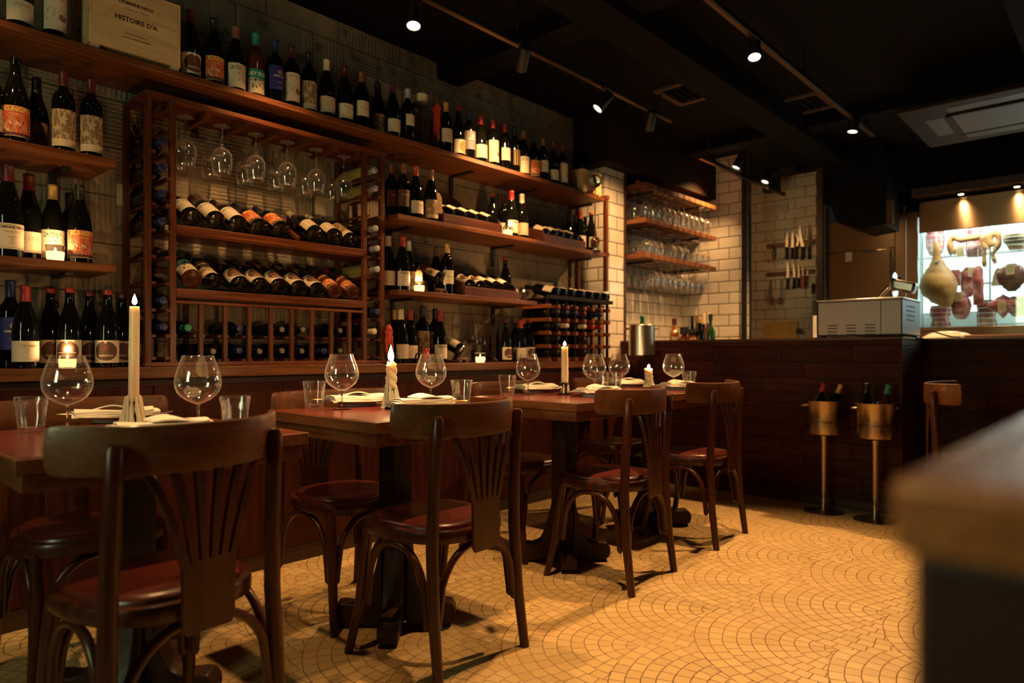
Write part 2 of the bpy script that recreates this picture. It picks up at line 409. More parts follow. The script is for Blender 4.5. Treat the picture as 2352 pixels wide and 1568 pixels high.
# ---------------------------------------------------------------- sideboard along the wall
YR = 2.93                                                   # front of the wine rack
sb = thing('sideboard', 'long low wooden sideboard with dark panels along the bottle wall', 'sideboard', (0, YW, 0))
MB().box(-1.19, 4.312, YL - YW, YB - YW - .004, ZL - .045, ZL).box(4.312, XC - .002, YL - YW, YP - YW - .003, ZL - .045, ZL).build('worktop', wood('ledge_oak', (.07, .022, .007), (.17, .06, .019), 0, .38), sb, bevel=.003)
MB().box(-1.19, 4.312, .03, .30, .0, ZL - .0455).box(4.312, XC - .002, .03, YP - YW - .003, .0, ZL - .0455).build('carcass', plain('shadow_wood', (.035, .012, .006), .6), sb)
MB().box(-1.19, XC - .002, .006, .029, .0, .075).build('plinth', plain('shadow_wood', (.035, .012, .006), .6), sb)
seams = [-1.19, -.62, xAt(-60, YW), xAt(353, YW), xAt(650, YW), xAt(872, YW), xAt(1057, YW), xAt(1190, YW), xAt(1320, YW), XC - .004]
for a, b in zip(seams[:-1], seams[1:]):
    MB().box(a + .0025, b - .0025, 0, .028, .078, ZL - .075).build('panel', WAIN, sb, bevel=.002)

# ---------------------------------------------------------------- wall shelves
def bracket_mb(x, y0, z, drop=.13, reach=.2):
    m = MB()
    yb = YB - y0
    m.box(x - .013, x + .013, yb - .012, yb - .002, z - drop, z)
    m.box(x - .013, x + .013, yb - reach, yb - .002, z - .012, z - .0005)
    m.sphere((x, yb - .012, z - drop + .015), .015, 8, 6, (.9, .5, 1.2))
    return m
def shelf(label, x0, x1, z, th=.027, brk=(), y0=None):
    y0 = YF if y0 is None else y0
    o = thing('wall_shelf', label, 'shelf', (0, y0, 0))
    MB().box(x0, x1, 0, YB - y0 - .003, z - th, z).build('board', OAK, o, bevel=.0025)
    for px in brk:
        bracket_mb(px, y0, z - th).build('bracket', BLACK, o)
    return z
ZTOP = atY(1321.4, 432, YF).z
ZM = atY(913.9, 489.7, YF).z
ZN = atY(914, 663.9, YF).z
ZSA = atY(268, 365.7, YF).z
ZSB = atY(268, 608.9, YF).z
XTE, XSL = xAt(1321.4, YF), xAt(268, YF)
shelf('long top shelf running above the wine rack, carrying the wooden crate', -1.0, XTE, ZTOP, brk=[xAt(1035, YB), xAt(1185, YB), xAt(445, YB)])
shelf('short shelf end board under the pale blank wooden box', XTE + .002, 4.17, ZTOP - .002, brk=[xAt(1310, YB)], y0=YF + .012)
shelf('wall shelf right of the rack carrying two tilted bottle cradles', xAt(914, YF), 4.17, ZM, brk=[xAt(893, YB), xAt(1130, YB), xAt(1308, YB)])
shelf('lowest wall shelf right of the rack carrying one tilted bottle cradle', xAt(914, YF), xAt(1233.5, YF), ZN, brk=[xAt(900, YB), xAt(1130, YB)])
shelf('wall shelf left of the rack carrying two bottles with engraved labels', -1.0, XSL, ZSA, brk=[xAt(120, YB), -.6])
shelf('wall shelf left of the rack with a tealight glass', -1.0, XSL, ZSB, brk=[xAt(125, YB), -.6])
# square frame that carries the right ends of the shelves
fr = thing('shelf_end_frame', 'slim wooden end frame holding the shelves beside the tiled pillar', 'frame', (4.172, YF, 0))
MB().box(0, .028, .0, .03, 1.43, ZTOP + .0).build('post', RACKW, fr, bevel=.002)
MB().box(0, .028, .26, .29, 1.43, ZTOP + .0).build('post', RACKW, fr, bevel=.002)
for z in (ZM, ZTOP + .012):
    MB().box(-.004, .034, -.006, .30, z - .024, z + .004).build('rung', RACKX, fr, bevel=.002)

# ---------------------------------------------------------------- the big wine rack
XR0, XR1 = xAt(336, YR), xAt(885, YR)
ZRT = atY(340, 205, YR).z
rk = thing('wine_rack', 'large open wooden wine rack standing on the sideboard', 'wine rack', (0, YR, ZL))
def rz(px, py): return atY(px, py, YR).z - ZL
PX = [xAt(341, YR), xAt(398, YR), xAt(839, YR), xAt(879, YR)]
HT = ZRT - ZL
pw = .012
YD = .262
for x in PX:
    MB().box(x - pw, x + pw, 0, .022, .016, HT - .02).build('front_post', RACKW, rk, bevel=.0015)
    MB().box(x - pw, x + pw, YD - .022, YD, .016, HT - .02).build('back_post', RACKW, rk, bevel=.0015)
MB().box(XR0 - .004, XR1 + .004, -.003, .024, HT - .022, HT).build('top_rail', RACKX, rk, bevel=.002)
MB().box(XR0 - .004, XR1 + .004, .025, YD, HT - .012, HT - .001).build('top_board', RACKX, rk)
MB().box(XR0 - .006, XR1 + .006, -.004, .03, .0005, .018).build('bottom_rail', RACKX, rk, bevel=.002)
MB().box(XR0 - .006, XR1 + .006, YD - .03, YD, .0005, .018).build('back_rail', RACKX, rk, bevel=.002)
LEV = [rz(341, y) for y in (289, 344, 403, 465, 526, 587, 648, 711, 771, 823)]
for a, b in ((0, 1), (2, 3)):
    for z in LEV:
        for x, sgn in ((PX[a] + pw, 1), (PX[b] - pw, -1)):
            MB().box(min(x, x + sgn * .017), max(x, x + sgn * .017), .001, YD - .001, z - .006, z + .006).build('rung', RACKW, rk)
ZD1, ZD2 = rz(408.5, 515.5), rz(408.5, 662)
for z, h in ((ZD1, .034), (ZD2, .036)):
    MB().box(PX[1] + pw, PX[2] - pw, -.004, .016, z - h, z).build('display_rail', RACKX, rk, bevel=.002)
    MB().box(PX[1] + pw, PX[2] - pw, YD - .02, YD, z + .085, z + .11).build('neck_rail', RACKX, rk, bevel=.002)
    MB().box(PX[1] + pw, PX[2] - pw, .04, YD - .02, z - h, z - h + .010).build('display_shelf', RACKX, rk)
m = MB(); x = xAt(683, YR)                                   # the loose divider slat leaning in the upper row
m.box(x - .009, x + .009, .0, .27, 0, .016, Matrix.Translation((0, .0, ZD1 + .005)) @ Matrix.Rotation(R(27), 4, 'X'))
m.build('divider_slat', RACKX, rk)
ZG = ZD2 - .05
MB().box(PX[1] + pw, PX[2] - pw, .0, .02, ZG - .012, ZG).build('grid_rail', RACKX, rk, bevel=.0015)
GP = [xAt(p, YR) for p in (463, 519, 573.5, 624, 672, 718, 762.6, 804)]
for x in GP:
    MB().box(x - .009, x + .009, .001, .019, .018, ZG - .012).build('grid_post', RACKW, rk, bevel=.0015)
ZGR = rz(404, 770)
for x in [PX[1]] + GP + [PX[2]]:
    for z in (ZGR, .024):
        MB().box(x - .024, x + .024, .02, YD - .03, z - .006, z + .006).build('rung', RACKW, rk)
for k in range(7):                                           # slotted rails for the hanging glasses
    x = PX[1] + (PX[2] - PX[1]) * k / 6
    MB().box(x - .012, x + .012, .03, YD - .01, HT - .047, HT - .013).build('glass_rail', RACKX, rk)

# ---------------------------------------------------------------- bar counter
bc = thing('bar_counter', 'dark plank fronted bar counter across the end of the room', 'bar counter', (XC, 0, 0))
YK = 1.02                                                    # the corner where the front steps back
MB().box(.0, .32, YK, YP - .002, ZC - .016, ZC).box(XC2 - XC + .0, XC2 - XC + .40, -1.6, YK, ZC - .016, ZC).box(.32, XC2 - XC + .4, YK, YK + .3, ZC - .016, ZC).build('countertop', wood('counter_top_wood', (.03, .008, .005), (.065, .02, .01), 1, .34), bc, bevel=.003)
MB().box(.006, .06, YK + .02, YP - .002, .06, ZC - .018).build('front_panel', PLANK_V, bc)
MB().box(.006, XC2 - XC + .05, YK + .004, YK + .02, .06, ZC - .018).build('end_panel', PLANK_U, bc)
MB().box(XC2 - XC + .006, XC2 - XC + .06, -1.6, YK + .0, .06, ZC - .018).build('front_panel', PLANK_V, bc)
MB().box(.02, .06, YK + .02, YP - .002, 0, .059).box(.02, XC2 - XC, YK + .01, YK + .03, 0, .059).box(XC2 - XC + .02, XC2 - XC + .06, -1.6, YK, 0, .059).build('kickboard', plain('kickboard', (.06, .02, .012), .5), bc)
# lower back counter behind it
kb = thing('back_counter', 'low steel kitchen counter behind the plank bar', 'counter', (0, 0, 0))
MB().box(4.87, XA - .002, YK + .33, YA - .002, .92, .955).box(5.52, 6.93, -1.5, 2.2, 1.03, 1.06).build('worktop', STEEL, kb, bevel=.003)
MB().box(4.90, XA - .03, YK + .36, YA - .002, 0, .919).box(5.55, 6.93, -1.5, 2.2, 0, 1.029).build('cabinet', plain('dull_steel', (.3, .3, .3), .4, 1.), kb)

# ---------------------------------------------------------------- bentwood bistro chair
PADM = NT('red_brown_leather'); _o = PADM.obj()
PADM = PADM.bsdf(col=PADM.mix(PADM.noise(_o, 9, 4), (.055, .008, .005), (.10, .016, .010)), rough=.3, normal=PADM.bump(PADM.noise(_o, 120, 3), .15, .002), coat=.15, croug=.3)
def seat_outline(k=1., n=40, a=.198, b=.205):
    pts = []
    for i in range(n):
        t = 2 * PI * i / n; c, s_ = math.cos(t), math.sin(t)
        e = 2 / 2.7
        x = a * math.copysign(abs(c) ** e, c); y = b * math.copysign(abs(s_) ** e, s_)
        x *= 1 + .07 * (y / b)
        pts.append((x * k, y * k))
    return pts
def crest_y(x):
    u = abs(x) / .262
    return -.228 + .150 * u ** 2.6
def bentwood_chair():
    c = thing('bistro_chair', 'chair', 'chair')
    # steam-bent posts
    for s in (-1, 1):
        MB().tube([(s * .201, -.216, 0), (s * .196, -.19, .2), (s * .191, -.178, .40), (s * .188, -.182, .56), (s * .186, -.191, .70), (s * .186, -.197, .780), (s * .186, -.1975, .788)],
                  [.0155, .018, .0195, .019, .0185, .0175, .012], 12).build('leg', CHW, c)
        MB().tube([(s * .166, .135, .412), (s * .168, .15, .32), (s * .176, .168, .16), (s * .19, .196, .03), (s * .193, .203, 0)], [.018, .018, .0165, .0145, .014], 12).build('leg', CHW, c)
    # seat ring and pad
    rows = []
    for k, z in ((.90, .400), (.985, .400), (1., .406), (1., .430), (.985, .437), (.90, .439), (.89, .418)):
        rows.append([Vector((x, y, z)) for x, y in seat_outline(k)])
    MB().grid(rows + [rows[0]], True).build('seat', CHW, c, ang=50)
    rows = [[Vector((x, y, z)) for x, y in seat_outline(k)] for k, z in ((.895, .415), (.895, .433), (.89, .444), (.86, .452), (.74, .457), (.5, .4585), (.2, .459))]
    m = MB().grid(rows, True); n = len(m.v); m.add([], []); m.f.append(tuple(range(n - 40, n))); m.f.append(tuple(range(39, -1, -1))); m.mi += [0, 0]
    tag(m.build('seat_pad', PADM, c, ang=60), 'red brown leather seat pad')
    # wrap-around crest rail
    rows = []; N = 40
    for i in range(N + 1):
        u = -1 + 2 * i / N; x = .262 * u
        x = .262 * math.sin(u * PI / 2 * .98)
        y = crest_y(x); dy = (crest_y(x + .001) - crest_y(x - .001)) / .002
        nx, ny = -dy, 1.; l = math.hypot(nx, ny); nx /= l; ny /= l
        e = max(0, (abs(u) - .80) / .20)
        hh = .05 * math.sqrt(max(.0, 1 - e ** 2.4)) + .002
        zc = .771 + .006 * u * u; th = .009
        row = []
        for a in range(12):
            an = 2 * PI * a / 12; ca, sa = math.cos(an), math.sin(an)
            du = th * math.copysign(abs(ca) ** .5, ca); dz = hh * math.copysign(abs(sa) ** .35, sa)
            row.append(Vector((x + nx * du, y + ny * du, zc + dz)))
        rows.append(row)
    m = MB().grid(rows, True); n = len(m.v); m.f += [tuple(range(11, -1, -1)), tuple(range(n - 12, n))]; m.mi += [0, 0]
    m.build('crest_rail', CRESTW, c, ang=50)
    # fan splat with open slots
    m = MB()
    pts = [(-.063, .525), (-.061, .385), (-.052, .368), (.052, .368), (.061, .385), (.063, .525)]
    m.prism(pts, -.2255, -.2145)
    for k in range(6):
        q = (k - 2.5) / 2.5
        rows = []
        for i in range(9):
            t = i / 8; z = .515 + .225 * t
            xc = q * (.053 + (.045 * t ** .8 + .035 * t ** 2.4))
            w_ = .0093 + .0015 * t
            y = -.22 + (crest_y(xc) + .006 + .22) * t ** 1.5
            rows.append([Vector((xc - w_, y - .0055, z)), Vector((xc + w_, y - .0055, z)), Vector((xc + w_, y + .0055, z)), Vector((xc - w_, y + .0055, z))])
        m.grid(rows, True)
    m.build('splat', CHW, c, bevel=.002)
    # bentwood braces: one arch between every two legs
    def arch(p, q, top=.388, foot=.18):
        p, q = Vector(p), Vector(q); pts = []
        for i in range(21):
            s_ = -1 + 2 * i / 20
            b = p.lerp(q, .5 + .5 * s_ * (1 - .0 * abs(s_)))
            z = foot + (top - foot) * (1 - abs(s_) ** 2.3) ** (1 / 2.3)
            pts.append((b.x, b.y, z))
        m = MB().tube(pts, .0115, 10)
        for e in (0, -1):
            m.sphere((pts[e][0], pts[e][1], foot - .003), .0125, 10, 6, (1, 1, 1.5))
        return m
    arch((-.176, -.187, 0), (.176, -.187, 0)).build('brace', CHW, c)
    arch((-.153, .158, 0), (.153, .158, 0)).build('brace', CHW, c)
    for s in (-1, 1):
        arch((s * .192, -.158, 0), (s * .171, .132, 0)).build('brace', CHW, c)
    return c
chair0 = bentwood_chair()
chairs = [
    (.622, 1.715, 7.5, 'bentwood chair with its back to us at the nearest table, crest palely lit'),
    (1.479, 1.698, 4, 'bentwood chair with its back to us at the second table, beside the molten candle'),
    (2.512, 1.72, 5, 'bentwood chair with its back to us at the third table, before the candlestick'),
    (3.352, 1.76, 4, 'bentwood chair with its back to us nearest the bar counter'),
    (.67, 2.40, 180, 'bentwood chair against the sideboard behind the nearest table'),
    (1.50, 2.235, 181, 'bentwood chair against the sideboard behind the second table'),
    (2.55, 2.28, 180, 'bentwood chair against the sideboard behind the third table'),
    (3.40, 2.30, 180, 'bentwood chair against the sideboard behind the farthest table'),
    (4.06, .575, 191, 'bentwood chair turned away beside the bar, standing past the ice buckets'),
]
for i, (x, y, a, lab) in enumerate(chairs):
    if i == 0: chair0.location = (x, y, 0); chair0.rotation_euler = (0, 0, R(a)); chair0['label'] = lab; chair0['group'] = 'bentwood chairs around the tables'
    else: dup(chair0, (x, y, 0), (0, 0, R(a)), lab)

# ---------------------------------------------------------------- pedestal tables
REDTOP = NT('red_linoleum'); _o = REDTOP.obj()
REDTOP = REDTOP.bsdf(col=REDTOP.mix(REDTOP.noise(_o, 30, 4), (.12, .016, .012), (.17, .026, .018)), rough=.26, normal=REDTOP.bump(REDTOP.noise(_o, 200, 2), .06, .002), coat=.25, croug=.12)
TW = .32
def pedestal_table():
    t = thing('dining_table', 'table', 'table')
    MB().box(-TW, TW, -TW, TW, ZT - .036, ZT - .0012).build('tabletop', TABW, t, bevel=.003)
    tag(MB().box(-TW + .012, TW - .012, -TW + .012, TW - .012, ZT - .0015, ZT).build('top_inlay', REDTOP, t), 'dark red inlaid top')
    MB().box(-TW + .014, TW - .014, -TW + .014, TW - .014, ZT - .078, ZT - .0365).build('apron', TABW, t, bevel=.003)
    MB().box(-.042, .042, -.042, .042, .02, ZT - .0785).build('column', BASEW, t, bevel=.004)
    poly = [(q if q < .05 else .043 + (q - .043) * .68, w_) for q, w_ in ((.043, .012), (.255, .012), (.285, .018), (.298, .04), (.296, .066), (.275, .088), (.245, .09), (.19, .086), (.14, .1), (.1, .15), (.076, .22), (.056, .275), (.043, .29))]
    for k in range(4):
        M = Matrix.Rotation(R(45 + 90 * k), 4, 'Z')
        m = MB().prism(poly, -.034, .034, M)
        m.box(.15, .2, -.03, .03, 0, .0125, M)
        m.build('foot', BASEW, t, bevel=.004)
    return t
tables = [(.686, 2.06, 'red topped table closest to us with the tall straight candle'), (1.515, 1.955, 'red topped table bearing the half molten flaring candle'),
          (2.525, 1.985, 'red topped table bearing the candle in the dark glass candlestick'), (3.375, 2.02, 'red topped table next to the bar with the short stubby candle')]
TABS = []
for i, (x, y, lab) in enumerate(tables):
    if i == 0: tb = pedestal_table(); t0 = tb; tb.location = (x, y, 0); tb['label'] = lab; tb['group'] = 'tables along the sideboard'; tb.scale = (1.07, 1.07, .75 / ZT)
    else: tb = dup(t0, (x, y, 0), None, lab); tb.scale = (1, 1, 1)

# ---------------------------------------------------------------- room divider close to the lens
c0 = atZ(2042, 1098, .905)
DIVX, DIVY = .30 * 1.0, 0
dv = thing('room_divider', 'wooden capped room divider close to the camera, out of focus', 'divider', (0, 0, 0))
d_ = .27; r_ = ray(2046, 1098); dx, dy = r_[0] * d_, r_[1] * d_; dz = CH + r_[2] * d_
MB().box(dx, dx + .9, dy - .55, dy, dz - .03, dz).build('cap', wood('divider_cap', (.20, .085, .03), (.38, .18, .07), 0, .3), dv, bevel=.004)
MB().box(dx + .006, dx + .9, dy - .55, dy - .006, 0, dz - .0302).build('panel', plain('divider_panel', (.035, .013, .010), .5), dv, bevel=.003)

# ---------------------------------------------------------------- wine buckets on stands
BRASS = NT('worn_silver'); _o = BRASS.obj()
BRASS = BRASS.bsdf(col=(.42, .32, .22), metal=1., rough=BRASS.rng(BRASS.noise(_o, 14, 4), .3, .7, .2, .42))
def bucket_at(px, py, lab):
    p = atZ(px, py, 0)
    b = thing('wine_bucket_stand', lab, 'wine bucket', p, 0, 'wine bucket stands before the bar')
    MB().lathe([(0, .012), (.03, .012), (.09, .008), (.115, .004), (.117, 0), (0, 0)], 32).build('base', BRASS, b)
    MB().lathe([(.026, .012), (.02, .03), (.0165, .04), (.0165, .443), (.022, .458), (.022, .473), (0, .473)], 16).build('pole', BRASS, b)
    MB().lathe([(r0, z0 - .0575) for r0, z0 in [(0, .531), (.088, .531), (.097, .538), (.101, .56), (.102, .606), (.106, .609), (.106, .614), (.102, .617), (.105, .73), (.109, .735), (.109, .74), (.101, .74), (.097, .62), (.093, .56), (.08, .545), (0, .545)]], 32).build('bucket', BRASS, b)
    for s in (-1, 1):
        M = Matrix.Translation((0, 0, -.0575)) @ Matrix.Rotation(R(-48), 4, 'Z')
        MB().tube([M @ Vector(q) for q in ((s * .103, -.016, .713), (s * .122, -.017, .712), (s * .134, -.010, .711), (s * .137, 0, .711), (s * .134, .010, .711), (s * .122, .017, .712), (s * .103, .016, .713))], .005, 8).build('handle', BRASS, b)
    return p
BK1 = bucket_at(1892, 1174, 'silver wine bucket on a pole stand, the one with the sloping dark label bottle')
BK2 = bucket_at(2010, 1194, 'silver wine bucket on a pole stand, the one with the green capped bottle')
# ---------------------------------------------------------------- glasses
def shell(prof_out, th, z_in):
    """closed thin wall: outer profile up, inner profile back down"""
    inn = [(max(r - th, 0), z + (th if i == 0 else 0)) for i, (r, z) in enumerate(prof_out)]
    return prof_out + [(prof_out[-1][0] - th * .5, prof_out[-1][1] + th * .4)] + inn[::-1]
BOWL = [(.0, .0665), (.006, .067), (.016, .071), (.032, .079), (.0455, .0895), (.0535, .1005), (.0585, .1135), (.0598, .126), (.0578, .142), (.0528, .160), (.0465, .178), (.0418, .191), (.0402, .198)]
TGLASS = thin_glass('thin_bowl_glass')
def balloon_parts():
    a = MB().lathe(shell(BOWL, .0012, 0), 32).mesh('bowl', TGLASS, ang=60)
    b = MB().lathe([(.0, .004), (.007, .0048), (.0042, .012), (.0035, .03), (.0034, .05), (.0042, .060), (.0058, .0662), (0, .0662)], 14).mesh('stem', GLASS, ang=60)
    c = MB().lathe([(0, 0), (.033, 0), (.0345, .001), (.033, .002), (.012, .0038), (0, .0039)], 28).mesh('foot', GLASS, ang=60)
    return a, b, c
BAL = balloon_parts()
def balloon(loc, lab, scale=1.):
    g = thing('wine_glass', lab, 'wine glass', loc, rnd.uniform(0, 6), 'balloon wine glasses on the tables')
    for nm, me in zip(('bowl', 'stem', 'foot'), BAL): put(nm, me, g)
    g.scale = (scale,) * 3
    return g
def tumbler_mesh():
    rows = []; n = 48
    prof = [(.0, .0), (.028, .0), (.0315, .003), (.0335, .02), (.0355, .045), (.0375, .068), (.0385, .076), (.0395, .08), (.0412, .094), (.0415, .0985)]
    def ring(r, z, f):
        out = []
        for k in range(n):
            an = 2 * PI * k / n
            q = (math.cos(an * 12) * .5 + .5)
            rr = r - f * (1 - q) * .0016
            out.append(Vector((rr * math.cos(an), rr * math.sin(an), z)))
        return out
    for r, z in prof[1:]: rows.append(ring(r, z, 1 if .002 < z < .077 else 0))
    rows.append(ring(.0402, .0992, 0)); rows.append(ring(.0388, .0985, 0))
    for r, z in ((.0375, .08), (.0345, .05), (.031, .02), (.029, .0145), (.02, .0125), (.004, .0122)): rows.append(ring(r, z, 0))
    m = MB().grid(rows, True); N = len(m.v)
    m.f += [tuple(range(n - 1, -1, -1)), tuple(range(N - n, N))]; m.mi += [0, 0]
    return m.mesh('tumbler', TGLASS, ang=55)
TUM = tumbler_mesh()
def tumbler(loc, lab, cat='tumbler'):
    return tag(put('water_tumbler', TUM, None, loc, (0, 0, rnd.uniform(0, 1))), lab, cat, 'fluted water tumblers on the tables')
def T(px, py, z=ZT): return atZ(px, py, z)
ZN1 = .75
glasses = [(T(155, 989, ZN1), 'balloon wine glass at the nearest table, beside the tumbler, in front of the tealight'),
           (T(455, 984, ZN1), 'balloon wine glass behind the napkin at the near side of the nearest table'),
           (T(785, 940), 'balloon wine glass before the far plate on the second table'),
           (T(990, 930), 'balloon wine glass behind the near napkin on the second table'),
           (T(1213, 906), 'balloon wine glass before the far plate on the third table'),
           (T(1365, 902), 'balloon wine glass behind the near napkin on the third table'),
           (T(1422, 893), 'balloon wine glass at the far side of the table by the bar'),
           (T(1547, 893), 'balloon wine glass behind the near napkin on the table by the bar')]
for p, l in glasses: balloon(p, l, 1.08 if p.z < .76 else 1.)
for p, l in [(T(72, 992, ZN1), 'fluted water tumbler at the corner of the nearest table, beside the far setting'),
             (T(540, 990, ZN1), 'fluted water tumbler at the near setting of the nearest table'),
             (T(722, 937), 'fluted water tumbler at the far setting of the second table'),
             (T(1060, 932), 'fluted water tumbler at the near setting of the second table'),
             (T(1165, 910), 'fluted water tumbler at the far setting of the third table'),
             (T(1411, 902), 'fluted water tumbler at the near setting of the third table'),
             (T(1382, 893), 'fluted water tumbler at the far setting of the table by the bar'),
             (T(1583, 893), 'fluted water tumbler at the near setting of the table by the bar')]: tumbler(p, l)

# ---------------------------------------------------------------- plates, napkins, cutlery
PLATE = MB().lathe([(0, 0.002), (.066, .002), (.069, 0), (.072, .003), (.08, .0125), (.118, .0185), (.124, .020), (.1245, .0215), (.122, .0222), (.085, .016), (.076, .0095), (.03, .0085), (0, .0085)], 56).mesh('plate', WHITE, ang=50)
INK = plain('ink', (.03, .012, .008), .7)
def sheet(m, pts_fn, nu, nv, th):
    top = [[Vector(pts_fn(i / nu, j / nv)) for j in range(nv + 1)] for i in range(nu + 1)]
    bot = [[p - Vector((0, 0, th)) for p in r] for r in top]
    b = len(m.v); W = nv + 1; n = (nu + 1) * W
    fs = []
    for i in range(nu):
        for j in range(nv):
            a = i * W + j
            fs.append((a, a + 1, a + W + 1, a + W)); fs.append((n + a, n + a + W, n + a + W + 1, n + a + 1))
    edge = [(i * W, (i + 1) * W) for i in range(nu)] + [((i + 1) * W + nv, i * W + nv) for i in range(nu)] + [(j + 1, j) for j in range(nv)] + [(nu * W + j, nu * W + j + 1) for j in range(nv)]
    for p, q in edge: fs.append((p, q, n + q, n + p))
    m.add([v for r in top for v in r] + [v for r in bot for v in r], fs)
def napkin_parts():
    L, Wd = .25, .098
    m = MB()
    def lay(z0, l, w, dx, sk, curl):
        def f(u, v):
            x = (u - .5) * l + dx + sk * (v - .5) * .06; y = (v - .5) * w
            z = z0 + curl * math.sin(u * PI) * .4 + .0025 * math.sin(u * 7 + v * 3) + curl * (abs(u - .5) * 2) ** 3
            z += -.004 * (abs(v - .5) * 2) ** 4
            return (x, y, z)
        sheet(m, f, 16, 6, .0045)
    lay(.0075, L, Wd, 0, .2, .001); lay(.0135, L * .97, Wd * .95, .003, -.1, .002); lay(.0195, L * .9, Wd * .9, .006, .15, .003)
    def flap(u, v):                                           # turned-back corner standing a little proud
        x = -.03 + u * .125; y = -.042 + v * (.075 * (1 - .55 * u) + .012)
        z = .025 + .014 * math.sin(min(1, u * 1.25) * PI) * (.35 + .65 * v) - .006 * u
        return (x, y, z)
    sheet(m, flap, 14, 8, .004)
    cloth = m.mesh('napkin', LINEN, ang=50)
    s = MB()
    s.tube([Vector(flap(.45 + .5 * t, .85 - .55 * t)) + Vector((0, 0, .0012)) for t in [i / 8 for i in range(9)]], .0009, 5)
    st = s.mesh('stitching', INK)
    tx = MB()
    fl = lambda a, b: Vector((a - .045, b, .0262 + .0012 * math.sin(((a - .045) / (L * .9) + .47) * PI)))
    add_text(tx, 'non', .021, fl, -.012, .012, shear=.3); add_text(tx, 'odro', .021, fl, .016, -.007, shear=.3)
    return cloth, st, tx.mesh('lettering', INK, smooth=False)
NAP = napkin_parts()
def fork_mesh():
    m = MB()
    def strip(pts, w0):
        rows = []
        for i, (x, z, w, th) in enumerate(pts):
            rows.append([Vector((x, -w, z)), Vector((x, w, z)), Vector((x, w, z + th)), Vector((x, -w, z + th))])
        b = len(m.v); m.grid(rows, True); n = len(m.v); m.f += [(b + 3, b + 2, b + 1, b), (n - 4, n - 3, n - 2, n - 1)]; m.mi += [0, 0]
    strip([(.09, 0, .006, .002), (.06, .001, .0065, .0025), (.0, .003, .0035, .003), (-.045, .005, .003, .0025), (-.06, .003, .010, .002), (-.072, .003, .0115, .0018)], 0)
    for k in range(4):
        y = -.0085 + k * .00567
        m.tube([(-.071, y, .004), (-.09, y, .005), (-.108, y, .009)], [.0017, .0016, .0008], 6)
    return m.mesh('fork', STEEL, ang=40)
def knife_parts():
    h = MB().tube([(.03, 0, .004), (.05, 0, .0045), (.09, 0, .005), (.112, 0, .005), (.118, 0, .005)], [.004, .0062, .0075, .008, .003], 10, flat=.6).mesh('handle', plain('worn_brass', (.5, .36, .16), .35, 1.))
    b = MB().prism([(.03, -.004), (.03, .005), (-.06, .009), (-.1, .006), (-.108, 0), (-.1, -.005)], .003, .0045, Matrix(((1, 0, 0, 0), (0, 0, 1, 0), (0, 1, 0, 0), (0, 0, 0, 1)))).mesh('blade', STEEL)
    return h, b
FORK = fork_mesh(); KN = knife_parts()
def setting(px, py, rz, where, z=ZT):
    p = T(px, py, z)
    pl = tag(put('dinner_plate', PLATE, None, p), 'white plate under the napkin at ' + where, 'plate', 'place setting plates')
    M = Matrix.Translation(p + Vector((0, 0, .0185))) @ Matrix.Rotation(R(rz), 4, 'Z')
    n = put('cloth_napkin', NAP[0]); n.matrix_world = M; tag(n, 'folded cream napkin with stitched hem at ' + where, 'napkin', 'folded linen napkins')
    put('stitching', NAP[1], n); put('lettering', NAP[2], n)
    f = put('dinner_fork', FORK); f.matrix_world = M @ Matrix.Translation((-.05, .058, -.0005)) @ Matrix.Rotation(R(6), 4, 'Z')
    tag(f, 'steel fork lying beside the napkin at ' + where, 'fork', 'forks on the plates')
    k = thing('table_knife', 'table knife lying beside the napkin at ' + where, 'knife', (0, 0, 0), 0, 'knives on the plates')
    k.matrix_world = M @ Matrix.Translation((.045, -.056, .0005)) @ Matrix.Rotation(R(-5), 4, 'Z')
    put('handle', KN[0], k); put('blade', KN[1], k)
setting(268, 966, 172, 'the far side of the nearest table', ZN1)
setting(368, 1000, -4, 'the near side of the nearest table', ZN1)
setting(822, 930, 176, 'the far side of the second table')
setting(968, 938, -4, 'the near side of the second table')
setting(1232, 900, 176, 'the far side of the third table')
setting(1372, 909, -4, 'the near side of the third table')
setting(1440, 887, 176, 'the far side of the table by the bar')
setting(1556, 894, -4, 'the near side of the table by the bar')

